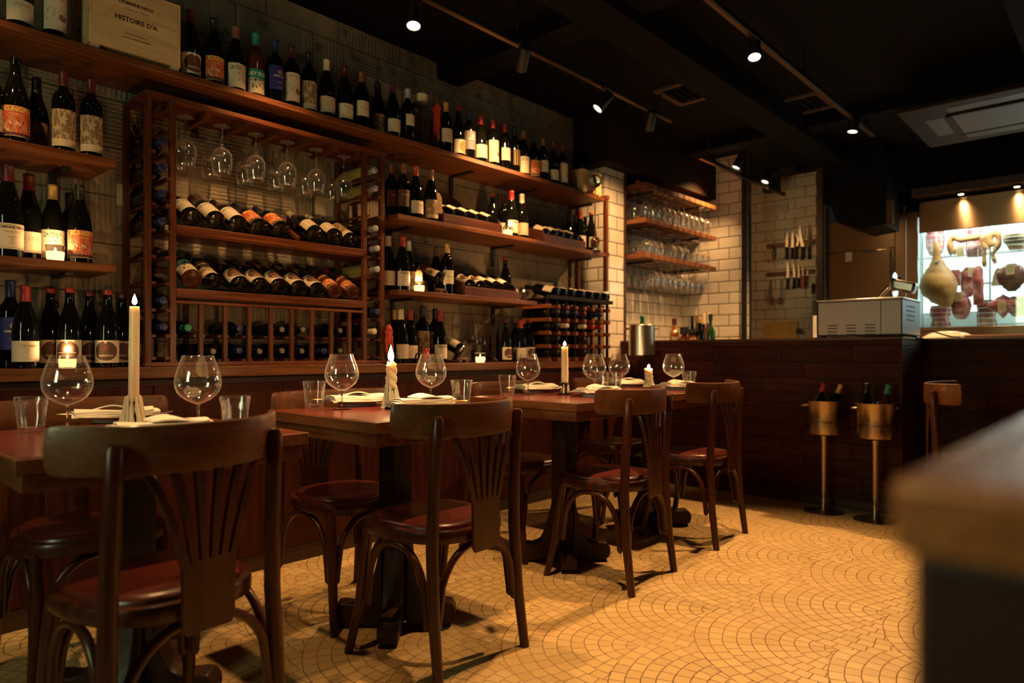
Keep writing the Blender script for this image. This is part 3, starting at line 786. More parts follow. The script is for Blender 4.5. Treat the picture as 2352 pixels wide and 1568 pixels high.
# ---------------------------------------------------------------- candles
def flame_mesh(h, r):
    prof = [(0, 0)] + [(r * math.sin(PI * t ** .62) * (1 - .25 * t), h * t) for t in [i / 12 for i in range(1, 12)]] + [(0, h)]
    return MB().lathe(prof, 14)
def candle(base, z_wax0, z_top, r, fh, fr, lab, lean=(0, 0), drips=0, power=1.2, ragged=0., col=None):
    """wax body with runs down its side, wick and flame"""
    c = thing('candle', lab, 'candle', (base.x, base.y, z_wax0), 0, 'lit table candles')
    H = z_top - z_wax0; rr = random.Random(int(base.x * 1000)); wm = col or WAX
    rows = []; n = 24; ns = 26
    ph = [rr.uniform(0, 6) for _ in range(6)]
    for i in range(ns + 1):
        t = i / ns; row = []
        for k in range(n):
            an = 2 * PI * k / n
            q = r * (1 + .05 * (1 - t)) + ragged * r * (.35 * math.sin(an * 3 + ph[0] + t * 3) + .3 * math.sin(an * 7 + ph[1]) * (1 - t * .5) + .22 * math.sin(t * 21 + an * 2 + ph[2]) + .18 * math.sin(t * 43 + an * 5 + ph[3]))
            if i == ns: q *= .9
            zz = H * t + (ragged * .018 * (math.sin(an * 2 + ph[4]) + .5 * math.sin(an * 5 + ph[5])) if i >= ns - 1 else 0)
            row.append(Vector((q * math.cos(an) + lean[0] * t, q * math.sin(an) + lean[1] * t, zz)))
        rows.append(row)
    m = MB().grid(rows, True); N = len(m.v)
    cb = len(m.v); m.v.append((lean[0], lean[1], H - .004)); m.v.append((0, 0, 0))
    m.f += [(N - n + k, N - n + (k + 1) % n, cb) for k in range(n)] + [((k + 1) % n, k, cb + 1) for k in range(n)]; m.mi += [0] * (2 * n)
    m.build('wax', wm, c, ang=70)
    if drips:
        d = MB()
        for k in range(drips):
            an = rr.uniform(0, 2 * PI); t0_ = rr.uniform(.02, .12); ln = rr.uniform(.03, .11); q = r * rr.uniform(.95, 1.25); x0_ = .5
            out = rr.uniform(0, .016)
            d.tube([((q + out * s_ * s_) * math.cos(an), (q + out * s_ * s_) * math.sin(an), t0_ * H * .5 - ln * s_) for s_ in [j / 5 for j in range(6)]],
                   [r * f for f in (.12, .22, .28, .26, .3, .12)], 7)
        d.build('wax_drip', wm, c, ang=70)
    MB().tube([(lean[0], lean[1], H - .006), (lean[0] + .0006, lean[1], H + .006), (lean[0] + .002, lean[1], H + .011)], .0009, 6).build('wick', INK, c)
    fl = flame_mesh(fh, fr).build('flame', FLAME, c, (lean[0], lean[1], H + .006))
    l = bpy.data.lights.new('candlelight', 'POINT'); l.energy = power * 2.4; l.color = (1., .55, .22); l.shadow_soft_size = .008
    lo = bpy.data.objects.new('candlelight', l); COL.objects.link(lo); lo.location = (base.x + lean[0], base.y + lean[1], z_top + .006 + fh * 1.15)
    return c
DGL = plain('black_glass', (.008, .007, .006), .06, coat=1.)
def holder(base, h, lab, mound=None, prof=None):
    o = thing('candlestick', lab, 'candlestick', base, 0, 'small dark candlesticks')
    prof = prof or [(0, 0), (.038, 0), (.040, .003), (.036, .007), (.018, .013), (.010, .022), (.012, .034), (.009, .044), (.011, h * .62), (.018, h * .78), (.0225, h - .004), (.0225, h), (.017, h), (.016, h - .012), (0, h - .013)]
    MB().lathe(prof, 26).build('stick', DGL, o)
    if mound:
        rr = random.Random(mound); m = MB()
        for k in range(15):                                  # runs of old wax down the stick
            an = 2 * PI * k / 15 + rr.uniform(-.15, .15)
            if k in (4, 5, 6): continue
            q0, q1 = .020 + rr.uniform(-.001, .003), .029 + rr.uniform(-.003, .007)
            up = h + rr.uniform(-.004, .022)
            pts = [(q0 * math.cos(an), q0 * math.sin(an), up), (q0 * 1.06 * math.cos(an), q0 * 1.06 * math.sin(an), up * .8), (q0 * 1.12 * math.cos(an), q0 * 1.12 * math.sin(an), up * .55), (q1 * .92 * math.cos(an + .06), q1 * .92 * math.sin(an + .06), up * .3), (q1 * math.cos(an + .1), q1 * math.sin(an + .1), .005)]
            m.tube(pts, [.002 + rr.uniform(0, .001), .0045, .0055 + rr.uniform(0, .002), .0062, .0085], 8)
        for k in range(9):
            an = rr.uniform(0, 6.28); q = rr.uniform(.02, .036)
            m.sphere((q * math.cos(an), q * math.sin(an), .003), rr.uniform(.007, .014), 8, 5, (1, 1, .4))
        tag(m.build('wax_run', WAX, o, ang=70), 'hardened cream wax runs')
    return o
b1 = T(307, 973, ZN1)
holder(b1, .072, 'candlestick smothered in old wax under the tall straight candle', mound=3)
candle(b1, ZN1 + .062, atY(310, 704, b1.y).z, .0148, .034, .0075, 'tall straight white candle on the nearest table', lean=(.004, .004), power=1.5)
b2 = T(898, 937)
holder(b2, .070, 'dark candlestick with a tipped wax splash under the flaring candle', mound=8)
candle(b2, ZT + .058, atY(897, 834, b2.y).z, .0175, .062, .012, 'half molten white candle with a long flaring flame on the second table', drips=9, ragged=.42, power=3.)
b3 = T(1297, 906)
holder(b3, .060, 'black glass candlestick on the third table')
candle(b3, ZT + .052, atY(1293, 797, b3.y).z, .0165, .024, .0075, 'tall rough white candle in the black glass stick on the third table', drips=5, ragged=.12, power=1.6)
b4 = T(1490, 891)
holder(b4, .045, 'low waxed candlestick on the table by the bar', mound=21)
candle(b4, ZT + .038, atY(1491, 848, b4.y).z, .021, .024, .008, 'short stubby candle with a broken rim on the table by the bar', drips=7, ragged=.3, power=1.6)

VOTG = MB().lathe(shell([(.0, .0), (.024, .0), (.027, .003), (.031, .05), (.032, .056)], .0022, 0), 24).mesh('cup', GLASS, ang=60)
VWAX = NT('glowing_tealight_wax').bsdf(col=(.85, .62, .35), rough=.5, em=(1., .55, .2), es=3.5)
VW = MB().lathe([(0, .004), (.0255, .004), (.0275, .034), (0, .034)], 20).mesh('wax', VWAX)
VF = flame_mesh(.016, .0048).mesh('flame', FLAME)
def votive(p, lab, power=1.):
    o = thing('tealight_glass', lab, 'tealight', p, 0, 'tealights among the bottles')
    put('cup', VOTG, o); put('wax', VW, o); put('flame', VF, o, (0, 0, .035))
    l = bpy.data.lights.new('tealight', 'POINT'); l.energy = power * 1.6; l.color = (1., .55, .22); l.shadow_soft_size = .006
    lo = bpy.data.objects.new('tealight', l); COL.objects.link(lo); lo.location = (p.x, p.y, p.z + .068)
    return o
# ---------------------------------------------------------------- bottles
GDARK = plain('dark_bottle_glass', (.004, .0045, .003), .05, spec=.35)
GBLACK = plain('black_bottle_glass', (.003, .003, .003), .05, spec=.35)
GROSE = plain('rose_bottle_glass', (.07, .018, .008), .05, spec=.4)
GWHITE = plain('pale_bottle_glass', (.34, .27, .07), .07, coat=.5, croug=.03)
GAMBER = plain('amber_bottle_glass', (.36, .11, .02), .06, coat=.5, croug=.03)
BODY = {'bx': [(0, .004), (.030, 0), (.0362, .003), (.037, .010), (.0375, .176), (.0370, .190), (.0345, .203), (.0285, .215), (.0205, .225), (.0158, .236), (.0142, .248), (.0138, .286), (.0152, .288), (.0152, .297), (.0128, .300), (0, .300)],
        'bg': [(0, .004), (.034, 0), (.0405, .003), (.0412, .010), (.0412, .122), (.0402, .142), (.0372, .164), (.0315, .187), (.0245, .210), (.0188, .230), (.0158, .247), (.0145, .283), (.016, .285), (.016, .294), (.0135, .297), (0, .297)]}
BRAD = {'bx': .0375, 'bg': .0412}
CAPC = {'red': (.30, .018, .013), 'dark red': (.085, .009, .008), 'orange': (.42, .06, .015), 'gold': (.55, .33, .10), 'cream': (.66, .54, .36), 'blue': (.014, .022, .095), 'black': (.012, .011, .012),
        'teal': (.02, .26, .20), 'silver': (.45, .45, .50), 'brown': (.20, .08, .03), 'white': (.72, .66, .56), 'green': (.03, .25, .14), 'bare': None}
def capmat(c): return plain('capsule_' + c.replace(' ', '_'), CAPC[c], .42, .35 if c in ('gold', 'silver') else .05)
MC = {}
def body_mesh(kind, g):
    k = ('b', kind, g.name)
    if k not in MC: MC[k] = MB().lathe(BODY[kind], 28).mesh('bottle', g, ang=50)
    return MC[k]
def cap_mesh(kind, cap, short):
    k = ('c', kind, cap, short)
    if k not in MC:
        top = .3 if kind == 'bx' else .297
        z0 = top - (.017 if short else .058)
        m = MB()
        pr = [(r + .0007, z) for r, z in BODY[kind] if z >= z0]
        def rad(z):
            for (r0, a), (r1, b) in zip(BODY[kind][:-1], BODY[kind][1:]):
                if a <= z <= b and b > a: return r0 + (r1 - r0) * (z - a) / (b - a)
        pr = [(rad(z0), z0), (rad(z0) + .0007, z0)] + pr[:-1] + [(.012, top + .0007), (0, top + .0007)]
        if short: pr = [(rad(z0), z0), (.0172, z0 + .001), (.0178, top - .003), (.0165, top + .0012), (0, top + .0014)]
        MC[k] = m.lathe(pr, 24).mesh('capsule', capmat(cap), ang=45)
    return MC[k]
DARKINK = plain('label_ink', (.05, .022, .012), .7); PALEINK = plain('label_pale_print', (.72, .62, .46), .6); YELINK = plain('label_yellow_print', (.72, .50, .10), .6)
TEALINK = plain('label_white_print', (.8, .72, .55), .6); GREYINK = plain('label_soft_print', (.34, .25, .16), .7); REDINK = plain('label_red_print', (.45, .05, .02), .7)
def lines(t, u, v, v0, v1, n, w=.3):
    """fine rows of small print on a label"""
    q = t.ma('FRACT', t.ma('MULTIPLY', v, n)); row = t.ma('FLOOR', t.ma('MULTIPLY', v, n))
    a = t.ma('LESS_THAN', q, .34)
    b = t.ma('GREATER_THAN', t.wn(t.comb(t.ma('FLOOR', t.ma('MULTIPLY', u, 90.)), row, 3.)), .38)
    half = t.ma('MULTIPLY', t.wn(t.comb(row, 9., 1.)), w)
    c = t.ma('LESS_THAN', t.ma('ABSOLUTE', t.ma('SUBTRACT', u, .5)), half)
    d = t.ma('MULTIPLY', t.ma('GREATER_THAN', v, v0), t.ma('LESS_THAN', v, v1))
    return t.ma('MULTIPLY', t.ma('MULTIPLY', a, b), t.ma('MULTIPLY', c, d))
def band(t, x, a, b): return t.ma('MULTIPLY', t.ma('GREATER_THAN', x, a), t.ma('LESS_THAN', x, b))
def border(t, u, v, mu=.06, mv=.05, w=.012):
    du = t.ma('MINIMUM', u, t.ma('SUBTRACT', 1., u)); dv = t.ma('MINIMUM', v, t.ma('SUBTRACT', 1., v))
    return t.ma('MAXIMUM', t.ma('MULTIPLY', band(t, du, mu, mu + w), t.ma('GREATER_THAN', dv, mv)), t.ma('MULTIPLY', band(t, dv, mv, mv + w * 1.6), t.ma('GREATER_THAN', du, mu)))
def lmat(style):
    nm = 'label_' + style
    if nm in MATS: return MATS[nm]
    t = NT(nm); uv = t.uv(); s = t.sep(uv); u, v = s[0], s[1]
    nz = lambda sc, det=4, off=0.: t.noise(t.mapv(uv, (1.6, 1, 1), loc=(off, off, 0)), sc, det, .6)
    cream = t.mix(nz(14, 4), (.60, .50, .35), (.72, .62, .46)); ink = (.05, .025, .014)
    if style in ('plain', 'alisa', 'otronia'): col = t.mix(lines(t, u, v, .12, .5, 13 if style != 'otronia' else 9), cream, (.33, .22, .12))
    elif style == 'domaine':
        col = t.mix(lines(t, u, v, .14, .55, 9, .42), cream, (.25, .15, .08)); col = t.mix(t.ma('MULTIPLY', border(t, u, v), .8), col, (.12, .06, .03))
    elif style == 'chateau':
        col = t.mix(lines(t, u, v, .08, .42, 15, .3), cream, (.28, .18, .1)); e = t.ma('MULTIPLY', band(t, v, .80, .92), t.ma('LESS_THAN', t.ma('ABSOLUTE', t.ma('SUBTRACT', u, .5)), .045))
        col = t.mix(t.ma('MULTIPLY', e, t.rng(nz(30), .4, .6)), col, (.35, .08, .03))
    elif style == 'kraft':
        w_ = t.n('TexWave', {'Vector': uv, 'Scale': 2.2, 'Distortion': 9., 'Detail': 3., 'Detail Scale': 1.4}, outi=0)
        col = t.mix(t.rng(w_, .0, .12, .8, 0), t.mix(nz(9), (.50, .40, .27), (.60, .49, .34)), (.20, .14, .09))
    elif style == 'circle':
        du = t.ma('DIVIDE', t.ma('SUBTRACT', u, .5), .37); dv = t.ma('DIVIDE', t.ma('SUBTRACT', v, .52), .44)
        rr = t.ma('SQRT', t.ma('ADD', t.ma('MULTIPLY', du, du), t.ma('MULTIPLY', dv, dv)))
        ins = t.rng(t.ma('ADD', rr, t.ma('MULTIPLY', t.ma('SUBTRACT', nz(16), .5), .10)), 1.0, .96)
        notch = t.ma('MULTIPLY', t.ma('LESS_THAN', t.ma('ABSOLUTE', du), t.ma('MULTIPLY', t.ma('SUBTRACT', dv, .72), .7)), 1.)
        soil = t.mix(t.rng(nz(70, 3), .46, .6), (.04, .016, .010), (.17, .07, .04))
        au = t.ma('ABSOLUTE', t.ma('ADD', du, t.ma('MULTIPLY', t.ma('SUBTRACT', nz(8, 2), .5), .15)))
        fan = t.ma('MULTIPLY', t.ma('SUBTRACT', .85, dv), .30)
        str_ = t.ma('LESS_THAN', t.ma('FRACT', t.ma('ADD', t.ma('DIVIDE', t.ma('MULTIPLY', au, 2.4), t.ma('ADD', fan, .02)), .15)), .42)
        root = t.ma('MULTIPLY', t.ma('MULTIPLY', t.ma('LESS_THAN', au, fan), band(t, dv, .12, .85)), str_)
        soil = t.mix(root, soil, (.36, .06, .025))
        nm_ = t.ma('MULTIPLY', band(t, dv, -.56, -.36), t.ma('MULTIPLY', t.ma('LESS_THAN', t.ma('ABSOLUTE', du), .62), t.rng(nz(34, 3, 2.), .46, .54)))
        soil = t.mix(nm_, soil, (.62, .5, .33))
        col = t.mix(t.ma('MULTIPLY', ins, t.ma('SUBTRACT', 1., notch)), cream, soil)
    elif style == 'goldcircle':
        du = t.ma('DIVIDE', t.ma('SUBTRACT', u, .62), .33); dv = t.ma('DIVIDE', t.ma('SUBTRACT', v, .48), .46)
        rr = t.ma('ADD', t.ma('MULTIPLY', du, du), t.ma('MULTIPLY', dv, dv))
        col = t.mix(t.rng(rr, 1.02, .97), cream, t.mix(t.rng(nz(20), .4, .6), (.16, .08, .02), (.50, .30, .09)))
    elif style == 'poster':
        sky = t.mix(t.rng(v, .5, .95), (.55, .20, .07), (.48, .05, .022))
        col = t.mix(t.rng(nz(4, 3), .50, .54), sky, (.56, .06, .02)); col = t.mix(t.ma('MULTIPLY', band(t, v, .16, .5), t.rng(nz(6, 3, 3.), .57, .60)), col, (.75, .55, .30))
        col = t.mix(t.ma('MULTIPLY', band(t, v, .14, .66), t.rng(nz(8, 4, 7.), .585, .60)), col, (.05, .02, .02))
        col = t.mix(t.ma('LESS_THAN', v, .13), col, (.05, .015, .02)); col = t.mix(lines(t, u, v, .02, .13, 16, .4), col, (.5, .06, .03)); col = t.mix(lines(t, u, v, .68, .76, 24, .4), col, (.8, .6, .3))
        col = t.mix(border(t, u, v, .015, .012, .012), col, (.65, .5, .25))
    elif style == 'octopus':
        fig = t.ma('MULTIPLY', band(t, u, .42, .86), band(t, v, .22, .90))
        col = t.mix(t.ma('MULTIPLY', fig, t.rng(nz(9, 5, 4.), .55, .59)), cream, (.14, .07, .035)); col = t.mix(t.ma('MULTIPLY', t.ma('MULTIPLY', band(t, v, .74, .90), band(t, u, .10, .5)), t.rng(nz(15, 3, 9.), .5, .54)), col, (.04, .12, .09))
        col = t.mix(lines(t, u, v, .03, .16, 22, .35), col, (.3, .2, .1))
    elif style == 'engrave':
        b_ = t.mix(nz(4, 3), (.36, .24, .12), (.54, .39, .22))
        e1 = t.rng(nz(5, 6, 2.), .455, .50); e2 = t.rng(nz(30, 3, 5.), .45, .58)
        col = t.mix(t.ma('MULTIPLY', t.ma('MULTIPLY', e1, t.ma('ADD', t.ma('MULTIPLY', e2, .6), .4)), t.ma('GREATER_THAN', v, .2)), b_, (.045, .02, .010))
        col = t.mix(t.ma('LESS_THAN', v, .2), col, (.62, .48, .30)); col = t.mix(lines(t, u, v, .04, .17, 26, .45), col, (.25, .15, .08))
    elif style == 'landscape':
        e = t.rng(nz(9, 5, 1.), .52, .60); h = t.ma('MULTIPLY', band(t, v, .22, .62), e)
        col = t.mix(t.ma('MULTIPLY', h, .65), cream, (.22, .16, .10)); blob = t.ma('MULTIPLY', band(t, v, .28, .45), band(t, u, .52, .78))
        col = t.mix(t.ma('MULTIPLY', blob, t.rng(nz(12, 3, 8.), .42, .5)), col, (.10, .05, .03)); col = t.mix(lines(t, u, v, .04, .14, 24, .3), col, (.3, .2, .12))
    elif style == 'hey':
        col = t.mix(t.ma('GREATER_THAN', t.ma('ADD', v, t.ma('MULTIPLY', t.ma('SUBTRACT', u, .5), .1)), .60), (.66, .55, .36), (.02, .27, .21))
        fig = t.ma('MULTIPLY', band(t, v, .20, .58), band(t, u, .12, .9)); col = t.mix(t.ma('MULTIPLY', fig, t.rng(nz(6, 4, 2.), .54, .56)), col, (.04, .03, .025)); col = t.mix(lines(t, u, v, .04, .13, 18, .45), col, ink)
    elif style in ('navy', 'slate'):
        base = (.02, .022, .20) if style == 'navy' else (.17, .15, .16); em = (.45, .3, .14) if style == 'navy' else (.75, .65, .45)
        du = t.ma('DIVIDE', t.ma('SUBTRACT', u, .5), .115); dv = t.ma('DIVIDE', t.ma('SUBTRACT', v, .74), .095); rr = t.ma('ADD', t.ma('MULTIPLY', du, du), t.ma('MULTIPLY', dv, dv))
        col = t.mix(t.ma('MULTIPLY', t.ma('LESS_THAN', rr, 1.), t.rng(nz(26, 3), .42, .5)), (*base, 1), em); col = t.mix(lines(t, u, v, .06, .36, 13, .28), col, (.5, .42, .32))
    elif style == 'brown': col = t.mix(lines(t, u, v, .1, .4, 14, .25), (.085, .026, .014, 1), (.4, .26, .12))
    elif style == 'gold':
        st = t.ma('GREATER_THAN', t.ma('FRACT', t.ma('MULTIPLY', u, 5.)), .62); col = t.mix(st, (.02, .012, .008, 1), (.42, .24, .06))
    elif style == 'letter':
        col = t.mix(t.ma('MULTIPLY', t.ma('LESS_THAN', v, .72), t.rng(nz(7, 5, 6.), .46, .56)), t.mix(nz(6), (.36, .24, .12), (.52, .38, .21)), (.09, .045, .02))
    else: col = cream
    MATS[nm] = t.bsdf(col=col, rough=.62)
    return MATS[nm]
# style: z0, z1, half angle (deg), texts (string, size, x, z, ink, shear, bold)
STY = {
    'plain': (.032, .112, 78, [('Pinot', .010, 0, .094, GREYINK, .3, 0)]), 'alisa': (.028, .098, 76, [('A LISA', .0175, 0, .074, GREYINK, 0, 0)]),
    'otronia': (.024, .098, 80, [('OTRONIA', .0125, 0, .080, GREYINK, 0, .0002), ('MALBEC', .006, 0, .069, GREYINK, 0, 0)]),
    'domaine': (.024, .104, 80, [('DOMAINE NICO', .0112, 0, .092, DARKINK, 0, .0003), ('Soeur et Freres', .0075, .002, .079, GREYINK, .35, 0)]),
    'chateau': (.062, .140, 78, [('Chateau de la', .0105, 0, .104, DARKINK, .35, 0)]), 'kraft': (.026, .104, 80, []),
    'circle': (.018, .104, 80, []), 'goldcircle': (.02, .10, 80, []),
    'poster': (.018, .136, 78, [('KUNGFU', .0215, 0, .1215, YELINK, 0, .0008)]), 'octopus': (.016, .122, 80, []),
    'engrave': (.018, .152, 84, []), 'landscape': (.030, .164, 80, [('VAGLIO', .0165, 0, .146, GREYINK, 0, 0)]),
    'hey': (.018, .126, 80, [('HEY ROSE', .0215, 0, .104, TEALINK, .12, .0008)]),
    'navy': (.062, .172, 80, [('AMALAYA', .0125, 0, .124, PALEINK, 0, .0003), ('MALBEC', .0065, 0, .097, PALEINK, 0, 0)]), 'slate': (.062, .172, 74, [('AMALAYA', .0125, 0, .124, PALEINK, 0, .0003)]),
    'brown': (.058, .150, 80, [('Cocodrilo', .0135, 0, .122, YELINK, 0, 0)]), 'gold': (.05, .15, 60, []), 'small': (.088, .150, 52, [('LA VID', .008, .004, .118, DARKINK, 0, 0)]),
    'letter': (.035, .168, 80, [('A', .034, 0, .140, DARKINK, 0, .0004)]), 'none': None}
def label_mesh(kind, style):
    k = ('l', kind, style)
    if k not in MC:
        z0, z1, ha, tx = STY[style]; r = BRAD[kind] + .0005; n = 22
        if kind == 'bg': z1 = min(z1, .122)
        m = MB(); vs = []; uvs = []
        for j in range(2):
            for i in range(n + 1):
                a = R(-ha + 2 * ha * i / n); vs.append((r * math.sin(a), -r * math.cos(a), z0 if j == 0 else z1)); uvs.append((i / n, float(j)))
        m.add(vs, [(i, i + 1, n + 2 + i, n + 1 + i) for i in range(n)])
        me = m.mesh('label', lmat(style))
        ul = me.uv_layers.new(name='UVMap')
        for lp in me.loops: ul.data[lp.index].uv = uvs[lp.vertex_index]
        ts = []
        sc = (z1 - z0) / (STY[style][1] - z0)
        for (s_, size, x, z, ik, sh, bo) in tx:
            tm = MB(); zz = z0 + (z - z0) * sc
            add_text(tm, s_, size * (.94 if sc < 1 else 1), lambda a, b: Vector(((r + .0006) * math.sin(a / r), -(r + .0006) * math.cos(a / r), zz + b)), x, 0, bold=bo, shear=sh)
            ts.append(tm.mesh('lettering', ik, smooth=False))
        MC[k] = (me, ts)
    return MC[k]
def bottle(kind, cap, style, M, label, group, g=None, short=False, sc=1.):
    g = g or (GDARK if kind == 'bg' else GBLACK)
    o = put('wine_bottle', body_mesh(kind, g))
    o.matrix_world = M @ Matrix.Scale(sc, 4)
    tag(o, label, 'wine bottle', group)
    if cap != 'bare': put('capsule', cap_mesh(kind, cap, short), o)
    if STY.get(style):
        me, ts = label_mesh(kind, style); l = put('label', me, o)
        for t in ts: put('lettering', t, l)
    return o
LOOK = {'plain': 'a plain cream label', 'alisa': 'a short cream label', 'otronia': 'a wide pale text label', 'domaine': 'a framed cream label', 'chateau': 'a tall cream script label', 'kraft': 'a kraft contour label',
        'circle': 'a round root picture label', 'goldcircle': 'a golden disc label', 'poster': 'a red poster label', 'octopus': 'a brown figured cream label', 'engrave': 'an engraved picture label', 'landscape': 'a tall sketched landscape label',
        'hey': 'a teal and cream label', 'navy': 'a navy blue label', 'slate': 'a grey label', 'brown': 'a dark brown label', 'gold': 'gold stripes', 'small': 'a small side label', 'letter': 'a tall aged label', 'none': 'no visible label'}
ORD = ['first', 'second', 'third', 'fourth', 'fifth', 'sixth', 'seventh', 'eighth', 'ninth', 'tenth', 'eleventh', 'twelfth', 'thirteenth', 'fourteenth', 'fifteenth', 'sixteenth', 'seventeenth', 'eighteenth', 'nineteenth', 'twentieth',
       'twenty-first', 'twenty-second', 'twenty-third', 'twenty-fourth', 'twenty-fifth', 'twenty-sixth', 'twenty-seventh', 'twenty-eighth']
def cname(c): return 'uncapped' if c == 'bare' else c.replace(' ', '-') + '-capped'
def standing(rows, z, where, group, rev=False):
    n = len(rows)
    for i, e in enumerate(rows):
        px, y, kind, cap, style = e[:5]; x = e[5] if len(e) > 5 else {}
        pos = Vector((xAt(px, y), y, z + .0003))
        k = n - 1 - i if rev else i
        M = Matrix.Translation(pos) @ Matrix.Rotation(R(x.get('rz', rnd.uniform(-7, 7) + x.get('turn', 0))), 4, 'Z')
        bottle(kind, cap, style, M, '%s bottle with %s, %s %s' % (cname(cap), LOOK[style], ORD[k], where), group, x.get('g'), x.get('short', False), x.get('sc', 1.))
def tilted(rows, y0, tilt, where, group, dz=0.):
    """bottles lying back with their necks up towards the wall; the given pixel is the middle of the base"""
    for i, e in enumerate(rows):
        px, py, kind, cap, style = e[:5]; x = e[5] if len(e) > 5 else {}
        p = atY(px, py, y0) + Vector((0, 0, dz))
        M = Matrix.Translation(p) @ Matrix.Rotation(R(-(90 - tilt)), 4, 'X') @ Matrix.Rotation(R(x.get('roll', rnd.uniform(-8, 8))), 4, 'Z')
        M = M @ Matrix.Rotation(PI, 4, 'Z') if False else M
        bottle(kind, cap, style, M, '%s bottle lying back with %s, %s %s' % (cname(cap), LOOK[style], ORD[i], where), group, x.get('g'), x.get('short', False))
Y1, Y2, Y3 = 2.945, 2.99, 3.07
G_TOP = 'wine bottles on the long top shelf'
standing([(45, Y1, 'bg', 'dark red', 'otronia'), (125, Y1, 'bx', 'red', 'landscape')], ZTOP, 'before the printed crate, top shelf', G_TOP)
standing([(437, Y1, 'bg', 'dark red', 'circle'), (491, Y1, 'bg', 'black', 'poster'), (541, Y1, 'bg', 'brown', 'octopus'), (587, Y1, 'bx', 'teal', 'hey', {'g': GROSE}), (632, Y1, 'bx', 'blue', 'navy'),
          (670, Y1, 'bx', 'dark red', 'landscape'), (709, Y1, 'bx', 'black', 'engrave'), (750, Y1, 'bg', 'cream', 'kraft'), (792, Y1, 'bg', 'dark red', 'otronia'), (830, Y1, 'bx', 'brown', 'chateau'),
          (868, Y2 + .01, 'bg', 'black', 'engrave'), (902, Y1, 'bg', 'dark red', 'alisa'), (936, Y1, 'bx', 'silver', 'small')], ZTOP, 'past the printed crate, top shelf', G_TOP)
standing([(1024, Y1, 'bx', 'gold', 'chateau'), (1053, Y1, 'bg', 'red', 'goldcircle', {'short': True}), (1078, Y1, 'bx', 'blue', 'slate'), (1104, Y1, 'bg', 'red', 'plain'), (1132, Y1, 'bx', 'red', 'landscape'),
          (1159, Y1, 'bx', 'red', 'chateau'), (1182, Y1, 'bx', 'black', 'gold'), (1202, Y1, 'bg', 'brown', 'octopus'), (1226, Y1, 'bg', 'black', 'poster'), (1247, Y1, 'bx', 'brown', 'chateau'), (1270, Y1, 'bg', 'dark red', 'alisa'),
          (1292, Y1, 'bx', 'dark red', 'landscape')], ZTOP, 'past the tall candle stand, top shelf', G_TOP)
G_L = 'wine bottles on the shelves beside the rack'
standing([(-22, Y1, 'bg', 'gold', 'kraft'), (35, Y1, 'bg', 'bare', 'poster', {'sc': 1.04}), (84, Y3, 'bg', 'black', 'engrave'), (146, Y1, 'bx', 'dark red', 'engrave', {'sc': 1.02}), (209, Y1, 'bx', 'dark red', 'engrave', {'sc': 1.02})],
         ZSA, 'along the upper shelf by the rack', G_L)
standing([(18, Y1, 'bg', 'dark red', 'domaine', {'sc': 1.12}), (66, Y2 + .04, 'bg', 'dark red', 'alisa', {'sc': 1.1}), (121, Y2 + .02, 'bg', 'gold', 'octopus'), (160, Y3 + .06, 'bx', 'black', 'none'), (183, Y1, 'bg', 'black', 'poster')],
         ZSB, 'along the lower shelf by the rack', G_L)
standing([(24, Y3, 'bx', 'blue', 'navy', {'sc': 1.08}), (58, Y1, 'bg', 'red', 'otronia'), (116, Y2 + .03, 'bg', 'red', 'circle', {'short': True}), (160, Y1, 'bg', 'red', 'circle', {'short': True, 'rz': -28}),
          (205, Y3, 'bg', 'dark red', 'circle', {'short': True}), (247, Y1, 'bg', 'red', 'circle', {'short': True, 'rz': -26}), (281, Y3, 'bg', 'dark red', 'circle', {'short': True})], ZL, 'along the sideboard left of the rack', G_L)
# rack: two rows lying back
G_R1, G_R2 = 'bottles lying back in the upper rack row', 'bottles lying back in the lower rack row'
tilted([(440, 503, 'bg', 'dark red', 'octopus'), (497, 511, 'bg', 'dark red', 'octopus'), (548, 520, 'bg', 'black', 'octopus'), (597, 527, 'bg', 'black', 'poster'), (648, 532, 'bg', 'black', 'poster'),
        (727, 542, 'bg', 'cream', 'kraft'), (771, 548.5, 'bg', 'cream', 'kraft'), (806, 555, 'bx', 'black', 'engrave')], YR + .005, 28, 'in the upper rack row', G_R1, .006)
tilted([(443, 646, 'bg', 'black', 'hey', {'g': GROSE}), (490, 651.6, 'bx', 'black', 'engrave'), (553, 659.6, 'bg', 'dark red', 'circle'), (598.7, 662, 'bg', 'dark red', 'circle'), (643, 663.6, 'bg', 'dark red', 'circle'),
        (688, 667.6, 'bg', 'red', 'circle', {'short': True}), (730, 671.7, 'bg', 'dark red', 'circle'), (771.4, 674, 'bx', 'black', 'poster', {'g': GROSE}), (813, 677, 'bx', 'red', 'poster', {'g': GROSE})],
       YR + .005, 28, 'in the lower rack row', G_R2, .006)
def lying(px, py, yn, kind, cap, style, label, group, g=None, short=False, dz=0.):
    """lying flat, neck out towards the room; the pixel is the middle of the capsule's end"""
    p = atY(px, py, yn); p.z += dz
    L = .3 if kind == 'bx' else .297
    M = Matrix.Translation(p + Vector((0, L, 0))) @ Matrix.Rotation(R(90), 4, 'X')
    return bottle(kind, cap, style, M, label, group, g, short)
G_RC = 'bottles lying in the rack with their capsules outward'
for i, (px, py) in enumerate(((374, 324), (374, 384), (374, 443.6), (374, 507), (377, 690), (377.7, 750.7))):
    lying(px, py, YR - .03, 'bx', 'blue', 'none', 'blue-capped bottle lying in the rack column by the shelves, %s from the top' % ORD[i], G_RC)
